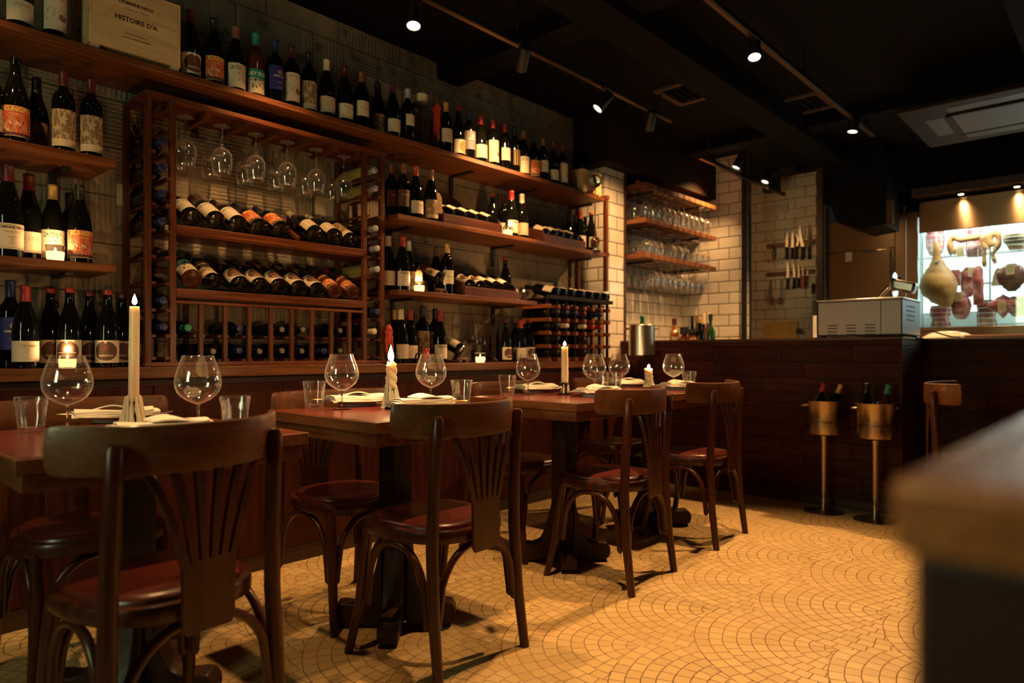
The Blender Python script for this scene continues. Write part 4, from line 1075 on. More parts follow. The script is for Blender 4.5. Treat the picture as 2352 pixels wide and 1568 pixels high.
for i, (px, py, c, g, st) in enumerate(((862, 390, 'silver', GWHITE, 'small'), (863.5, 432, 'silver', GWHITE, 'small'), (864, 523.6, 'silver', GDARK, 'none'), (868, 570, 'silver', GDARK, 'none'), (867.8, 618, 'silver', GWHITE, 'small'), (868, 715.8, 'blue', GDARK, 'none'), (861, 761, 'cream', GDARK, 'none'))):
    lying(px, py, YR - .03, 'bx', c, st, '%s-capped %sbottle in the rack column beside the three shelves, %s from the top' % (c, 'pale ' if g is GWHITE else 'dark ', ORD[i]), G_RC, g)
EMB = plain('capsule_emblem', (.6, .55, .46), .45)
def emblem(o, kind):
    k = ('e', kind)
    if k not in MC:
        top = (.3 if kind == 'bx' else .297) + .0012; m = MB()
        m.lathe([(.0085, top), (.0085, top + .0004), (.0102, top + .0004), (.0102, top)], 20)
        m.box(-.0012, .0012, -.007, .007, top, top + .0004, Matrix.Rotation(.5, 4, 'Z')); m.box(-.001, .001, -.005, .005, top, top + .0004, Matrix.Translation((.003, 0, 0)) @ Matrix.Rotation(-.6, 4, 'Z'))
        MC[k] = m.mesh('emblem', EMB)
    put('emblem', MC[k], o)
for i, (px, py, c, em) in enumerate(((433, 753, 'green', 0), (552, 755, 'blue', 0), (648, 756.6, 'black', 1), (696, 757, 'black', 1), (781.6, 758.7, 'black', 1))):
    o = lying(px, py, YR + .03, 'bx', c, 'none', '%s-capped bottle%s in the upper grid row of the rack, %s along' % (c, ' with pale emblem' if em else '', ORD[i]), G_RC)
    if em: emblem(o, 'bx')
for i, (px, py, c, em) in enumerate(((490, 807, 'black', 1), (550.5, 806, 'blue', 0), (596.5, 807, 'black', 1), (648, 805.6, 'black', 1), (694, 806, 'black', 1), (745.5, 807, 'blue', 0), (781.6, 805, 'black', 1))):
    o = lying(px, py, YR + .03, 'bx', c, 'none', '%s-capped bottle%s in the lower grid row of the rack, %s along' % (c, ' with pale emblem' if em else '', ORD[i]), G_RC)
    if em: emblem(o, 'bx')
# shelves right of the rack
G_M = 'wine bottles on the shelf with two cradles'
standing([(899, Y2 + .03, 'bx', 'brown', 'brown'), (926, Y1 + .02, 'bx', 'brown', 'brown'), (955, Y1, 'bg', 'orange', 'alisa'), (990, Y1, 'bg', 'brown', 'engrave')], ZM, 'from the rack on the cradle shelf', G_M)
standing([(1131, Y3 + .02, 'bg', 'orange', 'none', {'short': True}), (1157, Y3, 'bx', 'dark red', 'plain'), (1175, Y1, 'bg', 'red', 'domaine'), (1199, Y1 + .01, 'bg', 'cream', 'kraft')], ZM, 'between the two tilted cradles', G_M)
standing([(1307, Y3 + .07, 'bg', 'black', 'none'), (1321, Y3 + .05, 'bx', 'black', 'none'), (1333, Y2, 'bg', 'red', 'plain'), (1344, Y3 + .04, 'bx', 'black', 'none'), (1358, Y1 + .02, 'bg', 'orange', 'plain', {'short': True})],
         ZM, 'behind the cradle near the pillar', G_M)
G_N = 'wine bottles on the lowest wall shelf'
standing([(892, Y2, 'bg', 'cream', 'kraft'), (924, Y1, 'bg', 'red', 'domaine'), (938, Y2 + .05, 'bg', 'white', 'engrave'), (1002, Y3 + .02, 'bg', 'brown', 'none'), (1027, Y1 + .01, 'bx', 'gold', 'chateau'), (1161, Y3 + .02, 'bg', 'red', 'none', {'short': True})], ZN, 'from the rack on the lowest shelf', G_N)
G_S = 'wine bottles on the sideboard right of the rack'
standing([(906, Y3, 'bx', 'gold', 'none'), (921, Y1 + .02, 'bg', 'cream', 'kraft', {'sc': 1.0}), (942, Y1 + .03, 'bg', 'red', 'alisa'), (970, Y3, 'bx', 'black', 'letter', {'sc': 1.1}), (999, Y3 + .06, 'bx', 'black', 'letter', {'sc': 1.08}), (1010, Y1 + .01, 'bg', 'red', 'domaine')],
         ZL, 'from the rack on the sideboard', G_S)
standing([(1162, Y1 + .02, 'bg', 'dark red', 'circle', {'short': True, 'sc': .9}), (1182, Y1 + .03, 'bg', 'dark red', 'circle', {'short': True, 'sc': .9, 'rz': 55}), (1196, Y1, 'bg', 'red', 'alisa', {'sc': .92}), (1205, Y3 + .02, 'bg', 'orange', 'circle', {'short': True, 'sc': .92}), (1216, Y1 + .02, 'bg', 'red', 'circle', {'short': True, 'sc': .92})],
         ZL, 'from the decanter on the sideboard', G_S)
# tilted cradles
CRM = wood('cradle_wood', (.05, .014, .008), (.10, .03, .016), 0, .4)
def cradle(x0, x1, z, lab, hf=.055, hb=.15, dep=.285, y0=None):
    y0 = y0 or YF + .012
    o = thing('bottle_cradle', lab, 'bottle rack', (0, y0, z), 0, 'tilted bottle cradles on the shelves')
    MB().box(x0, x1, 0, .014, .0005, hf).build('front_board', CRM, o, bevel=.002)
    for x in (x0, x1 - .014):
        MB().prism([(.0145, .0005), (dep, .0005), (dep, hb), (.0145, hf + .022)], x, x + .014, Matrix(((0, 1, 0, 0), (1, 0, 0, 0), (0, 0, 1, 0), (0, 0, 0, 1)))).build('side_board', CRM, o, bevel=.002)
    n = max(2, round((x1 - x0) / .085)); m = MB()
    poly = [(x0 + .0142, .06)]
    for k in range(n * 8 + 1):
        t = k / (n * 8); poly.append((x0 + .0142 + (x1 - x0 - .0284) * t, hb - .012 - .014 * (.5 - .5 * math.cos(t * n * 2 * PI))))
    poly.append((x1 - .0142, .06))
    m.prism(poly, dep - .028, dep - .014).build('scalloped_rail', CRM, o)
    return o
def cradle_row(pxs, z, styles, where, caps, tilt=24, lift=.058, y=YF + .045):
    for i, (px, st, cp) in enumerate(zip(pxs, styles, caps)):
        x = xAt(px, y)
        M = Matrix.Translation((x, y, z + lift)) @ Matrix.Rotation(R(-(90 - tilt)), 4, 'X') @ Matrix.Rotation(R(rnd.uniform(-6, 6)), 4, 'Z')
        bottle('bx' if st != 'circle' else 'bg', cp, st, M, '%s bottle with %s, %s in %s' % (cname(cp), LOOK[st], ORD[i], where), 'bottles in ' + where)
xa, xb = xAt(1019, YF + .012), xAt(1154, YF + .012)
cradle(xa, xb, ZM, 'dark scalloped bottle cradle on the two cradle shelf, nearer the rack')
cradle_row([1035, 1062, 1088, 1113, 1138], ZM, ['chateau'] * 5, 'the cradle nearer the rack', ['red'] * 5)
xa, xb = xAt(1251, YF + .012), xAt(1345, YF + .012)
cradle(xa, xb, ZM, 'dark scalloped bottle cradle on the two cradle shelf, nearer the pillar')
cradle_row([1258, 1276, 1293, 1311, 1329], ZM, ['plain', 'plain', 'chateau', 'chateau', 'chateau'], 'the cradle nearer the pillar', ['dark red'] * 5)
xa, xb = xAt(1068, YF + .012), xAt(1192, YF + .012)
cradle(xa, xb, ZN, 'dark scalloped bottle cradle alone on the lowest wall shelf')
cradle_row([1081, 1105, 1128, 1151, 1174], ZN, ['circle', 'circle', 'chateau', 'chateau', 'chateau'], 'the lowest shelf cradle', ['dark red'] * 5)
# tagged bottles
TAGM = plain('kraft_tag', (.42, .26, .13), .8); STRING = plain('jute_string', (.45, .28, .12), .9)
def hang_tag(o_loc, w, h, lab, rot, owner):
    m = MB().prism([(-w / 2, 0), (w / 2, 0), (w / 2, h * .8), (w / 4, h), (-w / 4, h), (-w / 2, h * .8)], -.0006, .0006)
    t = m.build('paper_tag', TAGM, owner); t.matrix_world = rot
    p = MB(); p.tube([(0, -.0004, h - .006), (.004, .004, h + .01), (.010, .012, h + .02)], .0009, 5).build('string', STRING, t)
    q = MB()
    for k in range(9): q.box(-w * .3 + rnd.uniform(0, .006), w * .3 - rnd.uniform(0, .006), -.0009, -.0006, h * .15 + k * h * .065, h * .15 + k * h * .065 + .0022)
    q.build('printing', plain('tag_print', (.2, .1, .05), .8), t)
x = xAt(1004, YF + .03)
own = [b for b in bpy.data.objects if b.get('group') == G_M and abs(b.location.x - xAt(990, Y1)) < .01][0]
hang_tag(None, .052, .115, '', Matrix.Translation((x, YF + .02, ZM + .05)) @ Matrix.Rotation(R(-10), 4, 'Z') @ Matrix.Rotation(R(-4), 4, 'X'), own)
own['label'] = 'engraved label bottle wearing a large kraft paper tag beside the first cradle'
def leaning(px, py, y, tilt, turn, kind, cap, style, lab, grp, cradle_lab, z, sc=1.):
    p = atY(px, py, y)
    M = Matrix.Translation(p) @ Matrix.Rotation(R(turn), 4, 'Z') @ Matrix.Rotation(R(-(90 - tilt)), 4, 'X')
    o = bottle(kind, cap, style, M, lab, grp, sc=sc)
    h = p.z - BRAD[kind] * sc * math.cos(R(tilt)) - z
    c = thing('bottle_rest', cradle_lab, 'bottle rest', (p.x, p.y, z), R(turn), 'single bottle rests')
    for s in (-1, 1): MB().box(s * .03 - .012, s * .03 + .012, -.025, .2, .0005, .014).build('runner', CRM, c, bevel=.002)
    MB().prism([(-.055, .0142), (.055, .0142), (.05, .045 + .055), (.03, .03 + .05), (-.03, .03 + .05), (-.05, .045 + .055)], .13, .15).build('cross_board', CRM, c, bevel=.002)
    MB().box(-.055, .055, -.02, -.004, .0142, .03).build('stop', CRM, c, bevel=.002)
    return o
lo_ = leaning(1013, 641, YF + .06, 22, 14, 'bx', 'black', 'engrave', 'bottle lying on its own rest on the lowest wall shelf with hanging tag', G_N, 'small wooden rest under the tagged bottle on the lowest wall shelf', ZN, 1.05)
hang_tag(None, .045, .075, '', Matrix.Translation((xAt(962, YF + .045), YF + .045, ZN + .045)) @ Matrix.Rotation(R(-8), 4, 'Z'), lo_)
leaning(1058, 803, YF + .05, 24, 10, 'bx', 'black', 'octopus', 'bottle lying alone on a rest beside the glass decanter', G_S, 'small wooden rest under the lying bottle next to the decanter', ZL, 1.0)

# ---------------------------------------------------------------- black trellis rack on the sideboard by the pillar
YK0 = 2.875
bx0, bx1 = 3.50, 4.19
ZB = atY(1300, 690, YK0).z
BRM = plain('black_rack_paint', (.006, .004, .004), .55, spec=.15); PEG = wood('peg_wood', (.12, .032, .012), (.24, .07, .024), 1, .4)
br_ = thing('trellis_rack', 'black slatted bottle rack on the sideboard next to the tiled pillar', 'wine rack', (0, YK0, ZL))
hh = ZB - ZL; nx = 7; px_ = (bx1 - bx0) / nx
for i in range(nx + 1):
    x = bx0 + px_ * i
    for y in (.004, .20):
        MB().box(x - .008, x + .008, y, y + .016, .001, hh).build('upright', BRM, br_)
rowsz = [.014 + k * (hh - .06) / 4 for k in range(5)]
for zz in rowsz:
    for i in range(nx + 1):
        x = bx0 + px_ * i
        MB().box(x - .014, x + .014, -.012, .232, zz - .013, zz + .013).build('peg', PEG, br_, bevel=.003)
MB().box(bx0 - .02, bx1 + .03, -.022, .012, hh + .0005, hh + .026).build('front_board', BRM, br_, bevel=.002)
MB().box(bx0 - .02, bx1 + .03, .0125, .235, hh + .0005, hh + .010).build('top_board', BRM, br_)
for i, px in enumerate((1282, 1300, 1318, 1341, 1360.6, 1378.7, 1395.4)):
    y = YK0 + .02; x = xAt(px, y)
    M = Matrix.Translation((x, y, ZB + .048)) @ Matrix.Rotation(R(-(90 - 12)), 4, 'X') @ Matrix.Rotation(R(-12), 4, 'Z')
    bottle('bx', 'black', 'chateau' if i else 'plain', M, 'bottle with pale label lying on top of the black trellis rack, %s towards the pillar' % ORD[i], 'bottles lying on the trellis rack', sc=.92 if i else 1.)
def cellx(px): return bx0 + px_ * (math.floor((xAt(px, YK0 - .02) - bx0) / px_) + .5)
for i, (px, k, c) in enumerate(((1300, 3, 'blue'), (1321, 3, 'blue'), (1336, 3, 'dark red'), (1377, 3, 'blue'), (1290, 2, 'cream'), (1330, 2, 'cream'), (1354, 2, 'red'), (1374, 2, 'red'), (1270, 1, 'black'), (1330, 1, 'black'), (1268, 0, 'black'), (1330, 0, 'black'), (1268, 2, 'black'), (1268, 3, 'black'))):
    z = ZL + rowsz[k] + .013 + .0376
    M = Matrix.Translation((cellx(px), YK0 - .045 + .3, z)) @ Matrix.Rotation(R(90), 4, 'X')
    bottle('bx', c, 'none', M, '%s bottle in the black trellis rack, %s row up, %s column from the rack end' % (cname(c), ORD[k], ORD[int((cellx(px) - bx0) / px_)]), 'bottles lying in the trellis rack')

# ---------------------------------------------------------------- crates, stands and small things on the shelves
PINE = wood('pale_crate_pine', (.52, .34, .16), (.68, .48, .26), 0, .6, .8, .08)
def crate(x0, x1, y0, y1, z, h, lab, lid=True):
    o = thing('wine_crate', lab, 'wooden crate', ((x0 + x1) / 2, y0, z)); w = (x1 - x0) / 2; d = y1 - y0
    MB().box(-w + .0102, w - .0102, 0, .010, .018, h).build('front_panel', PINE, o, bevel=.0015)
    MB().box(-w + .0102, w - .0102, d - .010, d, .018, h).build('back_panel', PINE, o, bevel=.0015)
    for a, b in ((-w, -w + .010), (w - .010, w)): MB().box(a, b, 0, d, .018, h).build('side_panel', PINE, o, bevel=.0015)
    MB().box(-w + .0105, w - .0105, .0105, d - .0105, .018, .027).build('bottom_panel', PINE, o)
    MB().box(-w, w, 0, d, h + .0002, h + .012).build('lid', PINE, o, bevel=.0015)
    for a in (-w + .005, w - .035): MB().box(a, a + .03, .003, d - .003, .0005, .0178).build('runner', PINE, o)
    return o
cx0, cx1 = xAt(205, 2.888), xAt(415, 2.888)
zc_ = atY(415, 20, 2.888).z - ZTOP
cr = crate(cx0, cx1, 2.888, 3.12, ZTOP, zc_, 'pale wooden wine crate printed in black on the top shelf')
for s_, sz, zz, bo, sh in (('DOMAINE NICO', .0165, .80, .0006, 0), ('Soeur et Freres', .013, .715, 0, .4), ('HISTOIRE D\'A', .0245, .555, .0008, 0), ('VIN DE PARCELLE', .0098, .345, .0001, 0), ('VALLE DE UCO, MENDOZA, ARGENTINA', .0056, .285, .0002, 0)):
    tm = MB(); add_text(tm, s_, sz, lambda a, b: Vector((a, -.0006, zz * zc_ + b)), -.002, 0, bold=bo, shear=sh, spacing=1.03)
    tm.build('lettering', INK, cr, smooth=False)
tk = MB().box(-.0006, 0, .10, .16, .08, .15).build('sticker', plain('sticker_paper', (.62, .64, .58), .6), cr, ((cx0 - cx1) / 2, 0, 0))
sm_ = MB()
for k in range(11): sm_.box(-.0009, -.0006, .105 + k * .0045, .105 + k * .0045 + (.0012 + .0016 * (k % 3) / 2), .085, .11)
for k in range(3): sm_.box(-.0009, -.0006, .107, .15 - .01 * k, .12 + k * .009, .125 + k * .009)
sm_.build('printing', INK, tk)
crate(xAt(1338, 2.92), 4.165, 2.92, 3.15, ZTOP - .002, .165, 'blank pale wooden box at the shelf end behind the silver lamp')
# candle stand with pillar candle
p = Vector((xAt(968, Y1 + .02), Y1 + .02, ZTOP))
cs = thing('candle_stand', 'turned dark wooden candle stand with a wide black dish', 'candle stand', p)
MB().lathe([(0, 0), (.038, 0), (.038, .006), (.022, .014), (.013, .028), (.017, .05), (.011, .066), (.0085, .09), (.0085, .21), (.012, .222), (.009, .228), (0, .23)], 22).build('column', wood('stand_wood', (.03, .012, .006), (.07, .028, .012), 2, .4), cs)
MB().lathe([(0, .229), (.02, .229), (.046, .240), (.052, .249), (.050, .251), (.03, .243), (0, .242)], 28).build('dish', BLACK, cs)
pc = thing('pillar_candle', 'short unlit cream pillar candle on the dark wooden stand', 'candle', p + Vector((.0, 0, .2425)))
MB().lathe([(0, 0), (.034, 0), (.035, .003), (.0345, .058), (.031, .062), (.01, .057), (0, .057)], 26).build('wax', WAX, pc)
MB().tube([(0, 0, .056), (.001, 0, .066)], .0012, 6).build('wick', INK, pc)
# bottle-like stands smothered in red wax
REDWAX = NT('red_wax').bsdf(col=(.55, .045, .02), rough=.4, sss=.2, sssr=(1, .2, .1), ssss=.01)
def redwax(pos, h, lab, seed, ring=False):
    rr = random.Random(seed)
    o = thing('wax_covered_candlestick', lab, 'candlestick', pos, 0, 'candlesticks covered in red wax')
    MB().lathe([(0, 0), (.032, 0), (.032, .004), (.012, .012), (.008, .03), (.008, h - .03), (.014, h - .02), (.014, h), (0, h)], 18).build('stick', IRON, o)
    m = MB()
    for k in range(13):
        an = rr.uniform(0, 6.28); ln = h * rr.uniform(.25, .75); q = rr.uniform(.011, .019)
        m.tube([(q * math.cos(an) * (.6 + .6 * t), q * math.sin(an) * (.6 + .6 * t) , h + .03 * (1 - t) - ln * t + rr.uniform(-.004, .004)) for t in [j / 7 for j in range(8)]], [rr.uniform(.004, .009) * (1 - .5 * j / 7) for j in range(8)], 7)
    for k in range(9): m.sphere((rr.uniform(-.014, .014), rr.uniform(-.014, .014), h + rr.uniform(-.01, .035)), rr.uniform(.008, .014), 8, 6, (1, 1, 1.3))
    m.build('wax_run', REDWAX, o, ang=70)
    if ring:
        m = MB(); m.tube([(-.05 + .026 * math.cos(a), 0, .032 + .026 * math.sin(a)) for a in [2 * PI * j / 20 for j in range(21)]], .005, 8, False).build('ring_handle', IRON, o)
    return o
redwax(Vector((xAt(1003, Y1 + .01), Y1 + .01, ZTOP)), .24, 'candlestick streaming with red wax on the top shelf', 5)
redwax(Vector((xAt(893, YF + .03), YF + .03, ZL)), .16, 'candlestick streaming with red wax on the sideboard beside the rack', 9)
redwax(Vector((xAt(979, YF + .02), YF + .02, ZL)), .045, 'low ring handled chamberstick heaped with red wax', 12, True)
# clip-on reading lamp on the shelf end
p = Vector((xAt(1366, 2.895), 2.895, ZM))
CHROME = plain('chrome', (.75, .72, .68), .14, 1.)
lp = thing('reading_lamp', 'silver bullet shade lamp on a thin stem at the shelf end', 'lamp', p)
MB().lathe([(0, 0), (.045, 0), (.045, .004), (.018, .008), (.013, .02), (0, .021)], 24).build('base', CHROME, lp)
tag(MB().sphere((0, 0, .062), .042, 18, 12, (1, .6, 1)).sphere((.035, .008, .072), .03, 12, 8, (.5, .9, 1.3)).build('base_ornament', plain('smoky_glass', (.05, .016, .008), .08, coat=.8), lp), 'smoky glass ornament')
hz_ = atY(1371, 425, 2.895).z - ZM
MB().tube([(.0, 0, .02), (.006, 0, .2), (.002, 0, hz_ * .7), (.006, 0, hz_)], .0045, 10).build('stem', plain('copper_stem', (.55, .3, .14), .3, 1.), lp)
M = Matrix.Translation((.006, -.01, hz_ + .03)) @ Vector((-.80, -.42, -.30)).to_track_quat('-Z', 'Y').to_matrix().to_4x4()
MB().lathe([(.046, -.075), (.048, -.074), (.047, -.05), (.044, -.02), (.036, .012), (.0305, .02), (.0305, .065), (.026, .07), (0, .07), (0, .068), (.024, .064), (.028, .02), (.042, -.02), (.045, -.05), (.046, -.075)], 26, M).build('shade', plain('brushed_nickel', (.62, .58, .52), .25, 1.), lp)
MB().lathe([(0, .0705), (.022, .0705), (.0235, .085), (.012, .095), (0, .095)], 18, M).build('socket', plain('cream_bakelite', (.7, .52, .3), .4), lp)
MB().tube([M @ Vector(q) for q in ((-.012, 0, .092), (-.02, .006, .104), (.0, .012, .112), (.02, .004, .104), (.014, 0, .092))], .003, 8).build('wing_screw', BLACK, lp)
# glass decanter: two tall flared rims over one wide ship base
p = Vector((xAt(1100, Y1 + .06), Y1 + .06, ZL))
dc = [(0, .004), (.05, .0), (.105, .004), (.118, .012), (.110, .024), (.080, .045), (.058, .075), (.048, .11), (.047, .15), (.055, .19), (.068, .225), (.073, .235)]
d_o = MB().lathe(shell(dc, .0016, 0), 40).mesh('decanter', GLASS, ang=60)
tag(put('glass_decanter', d_o, None, p), 'clear broad based glass decanter on the sideboard under the lowest shelf', 'decanter')
# tealights
votive(Vector((xAt(127, YF + .035), YF + .035, ZSB)), 'tealight in a ribbed glass on the lower shelf by the rack', .7)
votive(Vector((xAt(155, YL + .036), YL + .036, ZL)), 'tealight in a glass on the sideboard before the round label bottles', .9)
votive(Vector((xAt(1167, YF + .034), YF + .034, ZM)), 'tealight on the shelf between the two tilted cradles', .7)
votive(Vector((xAt(963, YF + .035), YF + .035, ZN)), 'tealight on the lowest wall shelf before the tagged bottle', .7)
votive(Vector((xAt(1103, YL + .036), YL + .036, ZL)), 'tealight on the sideboard before the decanter', .8)
p = Vector((xAt(1203, YF + .04), YF + .04, ZN))
sc_ = candle(p, ZN + .0, ZN + .055, .013, .012, .005, 'small dark candle alight at the end of the lowest wall shelf', power=.5, col=plain('dark_wax', (.03, .012, .008), .4))
# paper cards tucked against the wall
CARD = plain('paper_card', (.55, .44, .30), .8)
for i, (x0, y0, x1, y1, yy) in enumerate(((842, 173, 860, 222, 3.2095), (872, 185, 897, 235, 3.2095), (898, 200, 922, 250, 3.2095), (925, 208, 960, 258, 3.2095), (725, 450, 765, 498, 3.2095), (268, 421, 282, 472, 3.2095), (776, 462, 798, 502, 3.2095))):
    a, b = atY(x0, y0, yy), atY(x1, y1, yy)
    m = MB().box(a.x, b.x, yy - .0008, yy, b.z, a.z)
    where = ['on the wall above the top shelf, first of four', 'on the wall above the top shelf, second of four', 'on the wall above the top shelf, third of four', 'on the wall above the top shelf, last of four', 'on the wall inside the rack above the leaning bottles', 'on the wall at the side of the rack', 'on the wall behind the rack column with pale bottles'][i]
    tag(m.build('paper_card', CARD), 'square cream paper card ' + where, 'paper card', 'cream paper cards on the wall')

# ---------------------------------------------------------------- glasses hanging upside down
HG = [(.0, .004), (.032, 0), (.034, .0015), (.012, .004), (.0042, .010), (.0036, .07), (.0042, .085), (.012, .092), (.028, .103), (.038, .118), (.0415, .138), (.040, .165), (.034, .200)]
_inn = [(r - .0013, z + .001) for r, z in HG[:6:-1]]
HGLASS = thin_glass('thin_hanging_glass')
HGL = MB().lathe(HG + [(.0334, .2005)] + _inn + [(0, .0905)], 18).mesh('hanging_glass', HGLASS, ang=60)
def hang(x, y, z, lab, grp, sc=1.):
    o = put('hanging_wine_glass', HGL, None, (x, y, z), (PI, 0, rnd.uniform(0, 3))); o.scale = (sc,) * 3
    return tag(o, lab, 'wine glass', grp)
for k in range(6):
    x = PX[1] + (PX[2] - PX[1]) * (k + .5) / 6
    for j in range(2):
        hang(x, YR + .075 + j * .105, ZRT - .049 + .0, 'stemmed glass hanging upside down under the top of the wine rack', 'glasses hanging in the wine rack', 1.06)
# ---------------------------------------------------------------- slatted glass shelves in the tiled alcove
SLW = wood('slat_wood', (.085, .028, .010), (.20, .075, .026), 1, .42)
YS0 = 2.82
NS = 12; SX0, SX1 = 4.615, 5.84
for si, (zt, nm) in enumerate(((2.313, 'highest'), (2.034, 'middle'), (1.758, 'lowest'))):
    sh = thing('slatted_shelf', nm + ' slatted wooden glass shelf in the tiled alcove', 'shelf', (0, YS0, zt))
    pit = (SX1 - SX0) / NS
    for k in range(NS):
        MB().box(SX0 + k * pit + .006, SX0 + (k + 1) * pit - .006, 0, YA - YS0 - .003, -.036, 0).build('slat', SLW, sh, bevel=.002)
    for y in (.06, .30): MB().box(SX0 + .004, SX1 - .004, y, y + .03, .0005, .02).build('cross_bar', SLW, sh)
    for x in (SX0 + .2, SX1 - .25):
        MB().box(x - .012, x + .012, .05, YA - YS0 - .003, -.05, -.0365).build('bracket', BLACK, sh)
    for k in range(NS - 1):
        for j in range(3):
            if si == 1 and (k + j) % 4 == 3: continue
            if si == 2 and rnd.random() < .12: continue
            sc = (1.06, .98, 1.0)[si]
            hang(SX0 + (k + 1) * pit + rnd.uniform(-.004, .004), YS0 + .055 + j * .105 + rnd.uniform(-.008, .008), zt - .037 - (.03 if si == 1 else .0) + .0, 'stemmed glass hanging upside down under the %s slatted alcove shelf' % nm, 'glasses hanging under the %s alcove shelf' % nm, sc)

# ---------------------------------------------------------------- spirits and pot behind the counter
ZBK = .955
def spirit(px, y, prof, gm, lab, cap, caph, lpos=None, lm='plain', z=None, zt=None, tint=None):
    z = ZBK if z is None else z
    x = xAt(px, y)
    o = tag(MB().lathe(prof, 22).build('spirit_bottle', gm, None, (x, y, z + .0003), ang=50), lab, 'spirit bottle', 'spirit bottles behind the counter')
    h = prof[-1][1]; r = max(p[0] for p in prof if p[1] > h - .05)
    MB().lathe([(r * 1.0, h - caph * .4), (r * 1.15 + .001, h - caph * .4), (r * 1.15 + .001, h + caph * .6), (0, h + caph * .6)], 18).build('cap', capmat(cap), o)
    if lpos:
        z0, z1, ha = lpos; rr = max(p[0] for p in prof) + .0006; n = 12
        m = MB(); vs = [(rr * math.sin(R(-ha + 2 * ha * i / n)), -rr * math.cos(R(-ha + 2 * ha * i / n)), zz) for zz in (z0, z1) for i in range(n + 1)]
        m.add(vs, [(i, i + 1, n + 2 + i, n + 1 + i) for i in range(n)])
        me = m.mesh('label', lmat(lm)); ul = me.uv_layers.new(name='UVMap')
        for lp_ in me.loops: ul.data[lp_.index].uv = ((lp_.vertex_index % (n + 1)) / n, float(lp_.vertex_index > n))
        put('label', me, o, None, (0, 0, R(-38)))
    return o
TALL = [(0, 0), (.035, 0), (.037, .004), (.037, .18), (.033, .2), (.018, .225), (.0135, .24), (.0135, .30), (0, .30)]
WHIS = [(0, 0), (.036, 0), (.038, .004), (.038, .165), (.035, .185), (.022, .20), (.019, .215), (.0165, .25), (.0165, .268), (0, .268)]
SQUAT = [(0, 0), (.05, 0), (.056, .006), (.058, .09), (.050, .125), (.030, .15), (.018, .16), (.016, .19), (0, .19)]
spirit(1549, 2.75, WHIS, GAMBER, 'amber whisky bottle with dark red cap standing apart behind the counter', 'dark red', .05, (.09, .15, 60), 'plain')
spirit(1572, 2.66, SQUAT, plain('red_liqueur', (.16, .025, .012), .06, coat=.5), 'squat round liqueur bottle with a tall black cap', 'black', .055)
spirit(1590, 2.56, SQUAT, plain('brown_liqueur', (.10, .03, .014), .06, coat=.5), 'squat bottle with an arched cream label among the spirits', 'black', .03, (.03, .095, 60), 'plain')
spirit(1590, 2.78, TALL, GDARK, 'tall dark spirit bottle with silver neck bands at the back', 'black', .06)
spirit(1601, 2.72, TALL, plain('brown_liqueur', (.10, .03, .014), .06, coat=.5), 'tall brown spirit bottle with a black cap', 'brown', .06, (.14, .17, 80), 'plain')
spirit(1607, 2.52, WHIS, GDARK, 'dark square shouldered bottle with a wide cream label', 'gold', .03, (.03, .12, 85), 'octopus')
spirit(1616, 2.68, TALL, GDARK, 'dark bottle with cream capsule in the spirit cluster', 'cream', .09)
spirit(1626, 2.60, TALL, plain('red_liqueur', (.16, .025, .012), .06, coat=.5), 'red tinted bottle with stacked small labels', 'cream', .09, (.05, .11, 60), 'plain')
spirit(1632, 2.50, TALL, plain('green_bottle_glass', (.012, .05, .016), .06, coat=.5), 'slender green bottle with a black cap at the end of the spirits', 'black', .05, (.03, .1, 70), 'poster')
for o_ in list(bpy.data.objects):
    pass
pp = Vector((xAt(1474, 2.70), 2.70, ZBK))
pot = thing('stock_pot', 'brushed aluminium pot with side handles behind the counter', 'pot', pp)
hp = atY(1474, 747, 2.70).z - ZBK
MB().lathe([(0, 0), (.088, 0), (.094, .005), (.094, hp - .004), (.098, hp), (.096, hp + .003), (.090, hp - .002), (.090, .006), (0, .006)], 36).build('body', plain('brushed_aluminium', (.58, .55, .5), .3, 1.), pot)
for s_ in (-1, 1):
    M = Matrix.Rotation(R(-38), 4, 'Z')
    MB().tube([M @ Vector(q) for q in ((s_ * .094, -.03, hp - .03), (s_ * .118, -.028, hp - .024), (s_ * .13, 0, hp - .022), (s_ * .118, .028, hp - .024), (s_ * .094, .03, hp - .03))], .006, 8).build('handle', plain('brushed_aluminium', (.58, .55, .5), .3, 1.), pot)
M = Matrix.Translation(pp + Vector((.036, .01, .012))) @ Matrix.Rotation(R(-16), 4, 'Y') @ Matrix.Rotation(R(8), 4, 'X')
bottle('bg', 'green', 'plain', M @ Matrix.Translation((.0, 0, .0)), 'champagne style bottle leaning out of the aluminium pot', 'bottles standing in buckets')
pl_ = tag(MB().box(-.03, .03, -.02, .02, 0, .008).build('folded_cloth', LINEN, None, Vector((XC + .12, xAt(1443, 2.88) * 0 + 2.88, ZC + .0004)), bevel=.002), 'small folded white cloth on the counter end by the pillar', 'cloth')

# bottles in the buckets
for (b, items) in ((BK1, (((-.058, .022), 'bg', 'red', 'none', 12, 3, 'bottle with dark red neck in the left of the two wine buckets'), ((-.006, -.022), 'bx', 'gold', 'slate', 20, 0, 'slanting gold capped bottle with dark label in a wine bucket'))),
                   (BK2, (((-.046, .03), 'bg', 'black', 'none', 2, 1, 'black capped bottle upright in the wine bucket'), ((.008, -.026), 'bg', 'green', 'none', 11, 0, 'green capped bottle in the wine bucket')))):
    for (dx, dy), kd, cp, st, ta, tb, lab in items:
        M = Matrix.Translation(b + Vector((dx * .6696 + dy * .55, -dx * .743 + dy * .6, .50))) @ Matrix.Rotation(R(-48), 4, 'Z') @ Matrix.Rotation(R(ta), 4, 'Y') @ Matrix.Rotation(R(tb), 4, 'X')
        bottle(kd, cp, st, M, lab, 'bottles standing in buckets', GROSE if cp == 'green' else None)

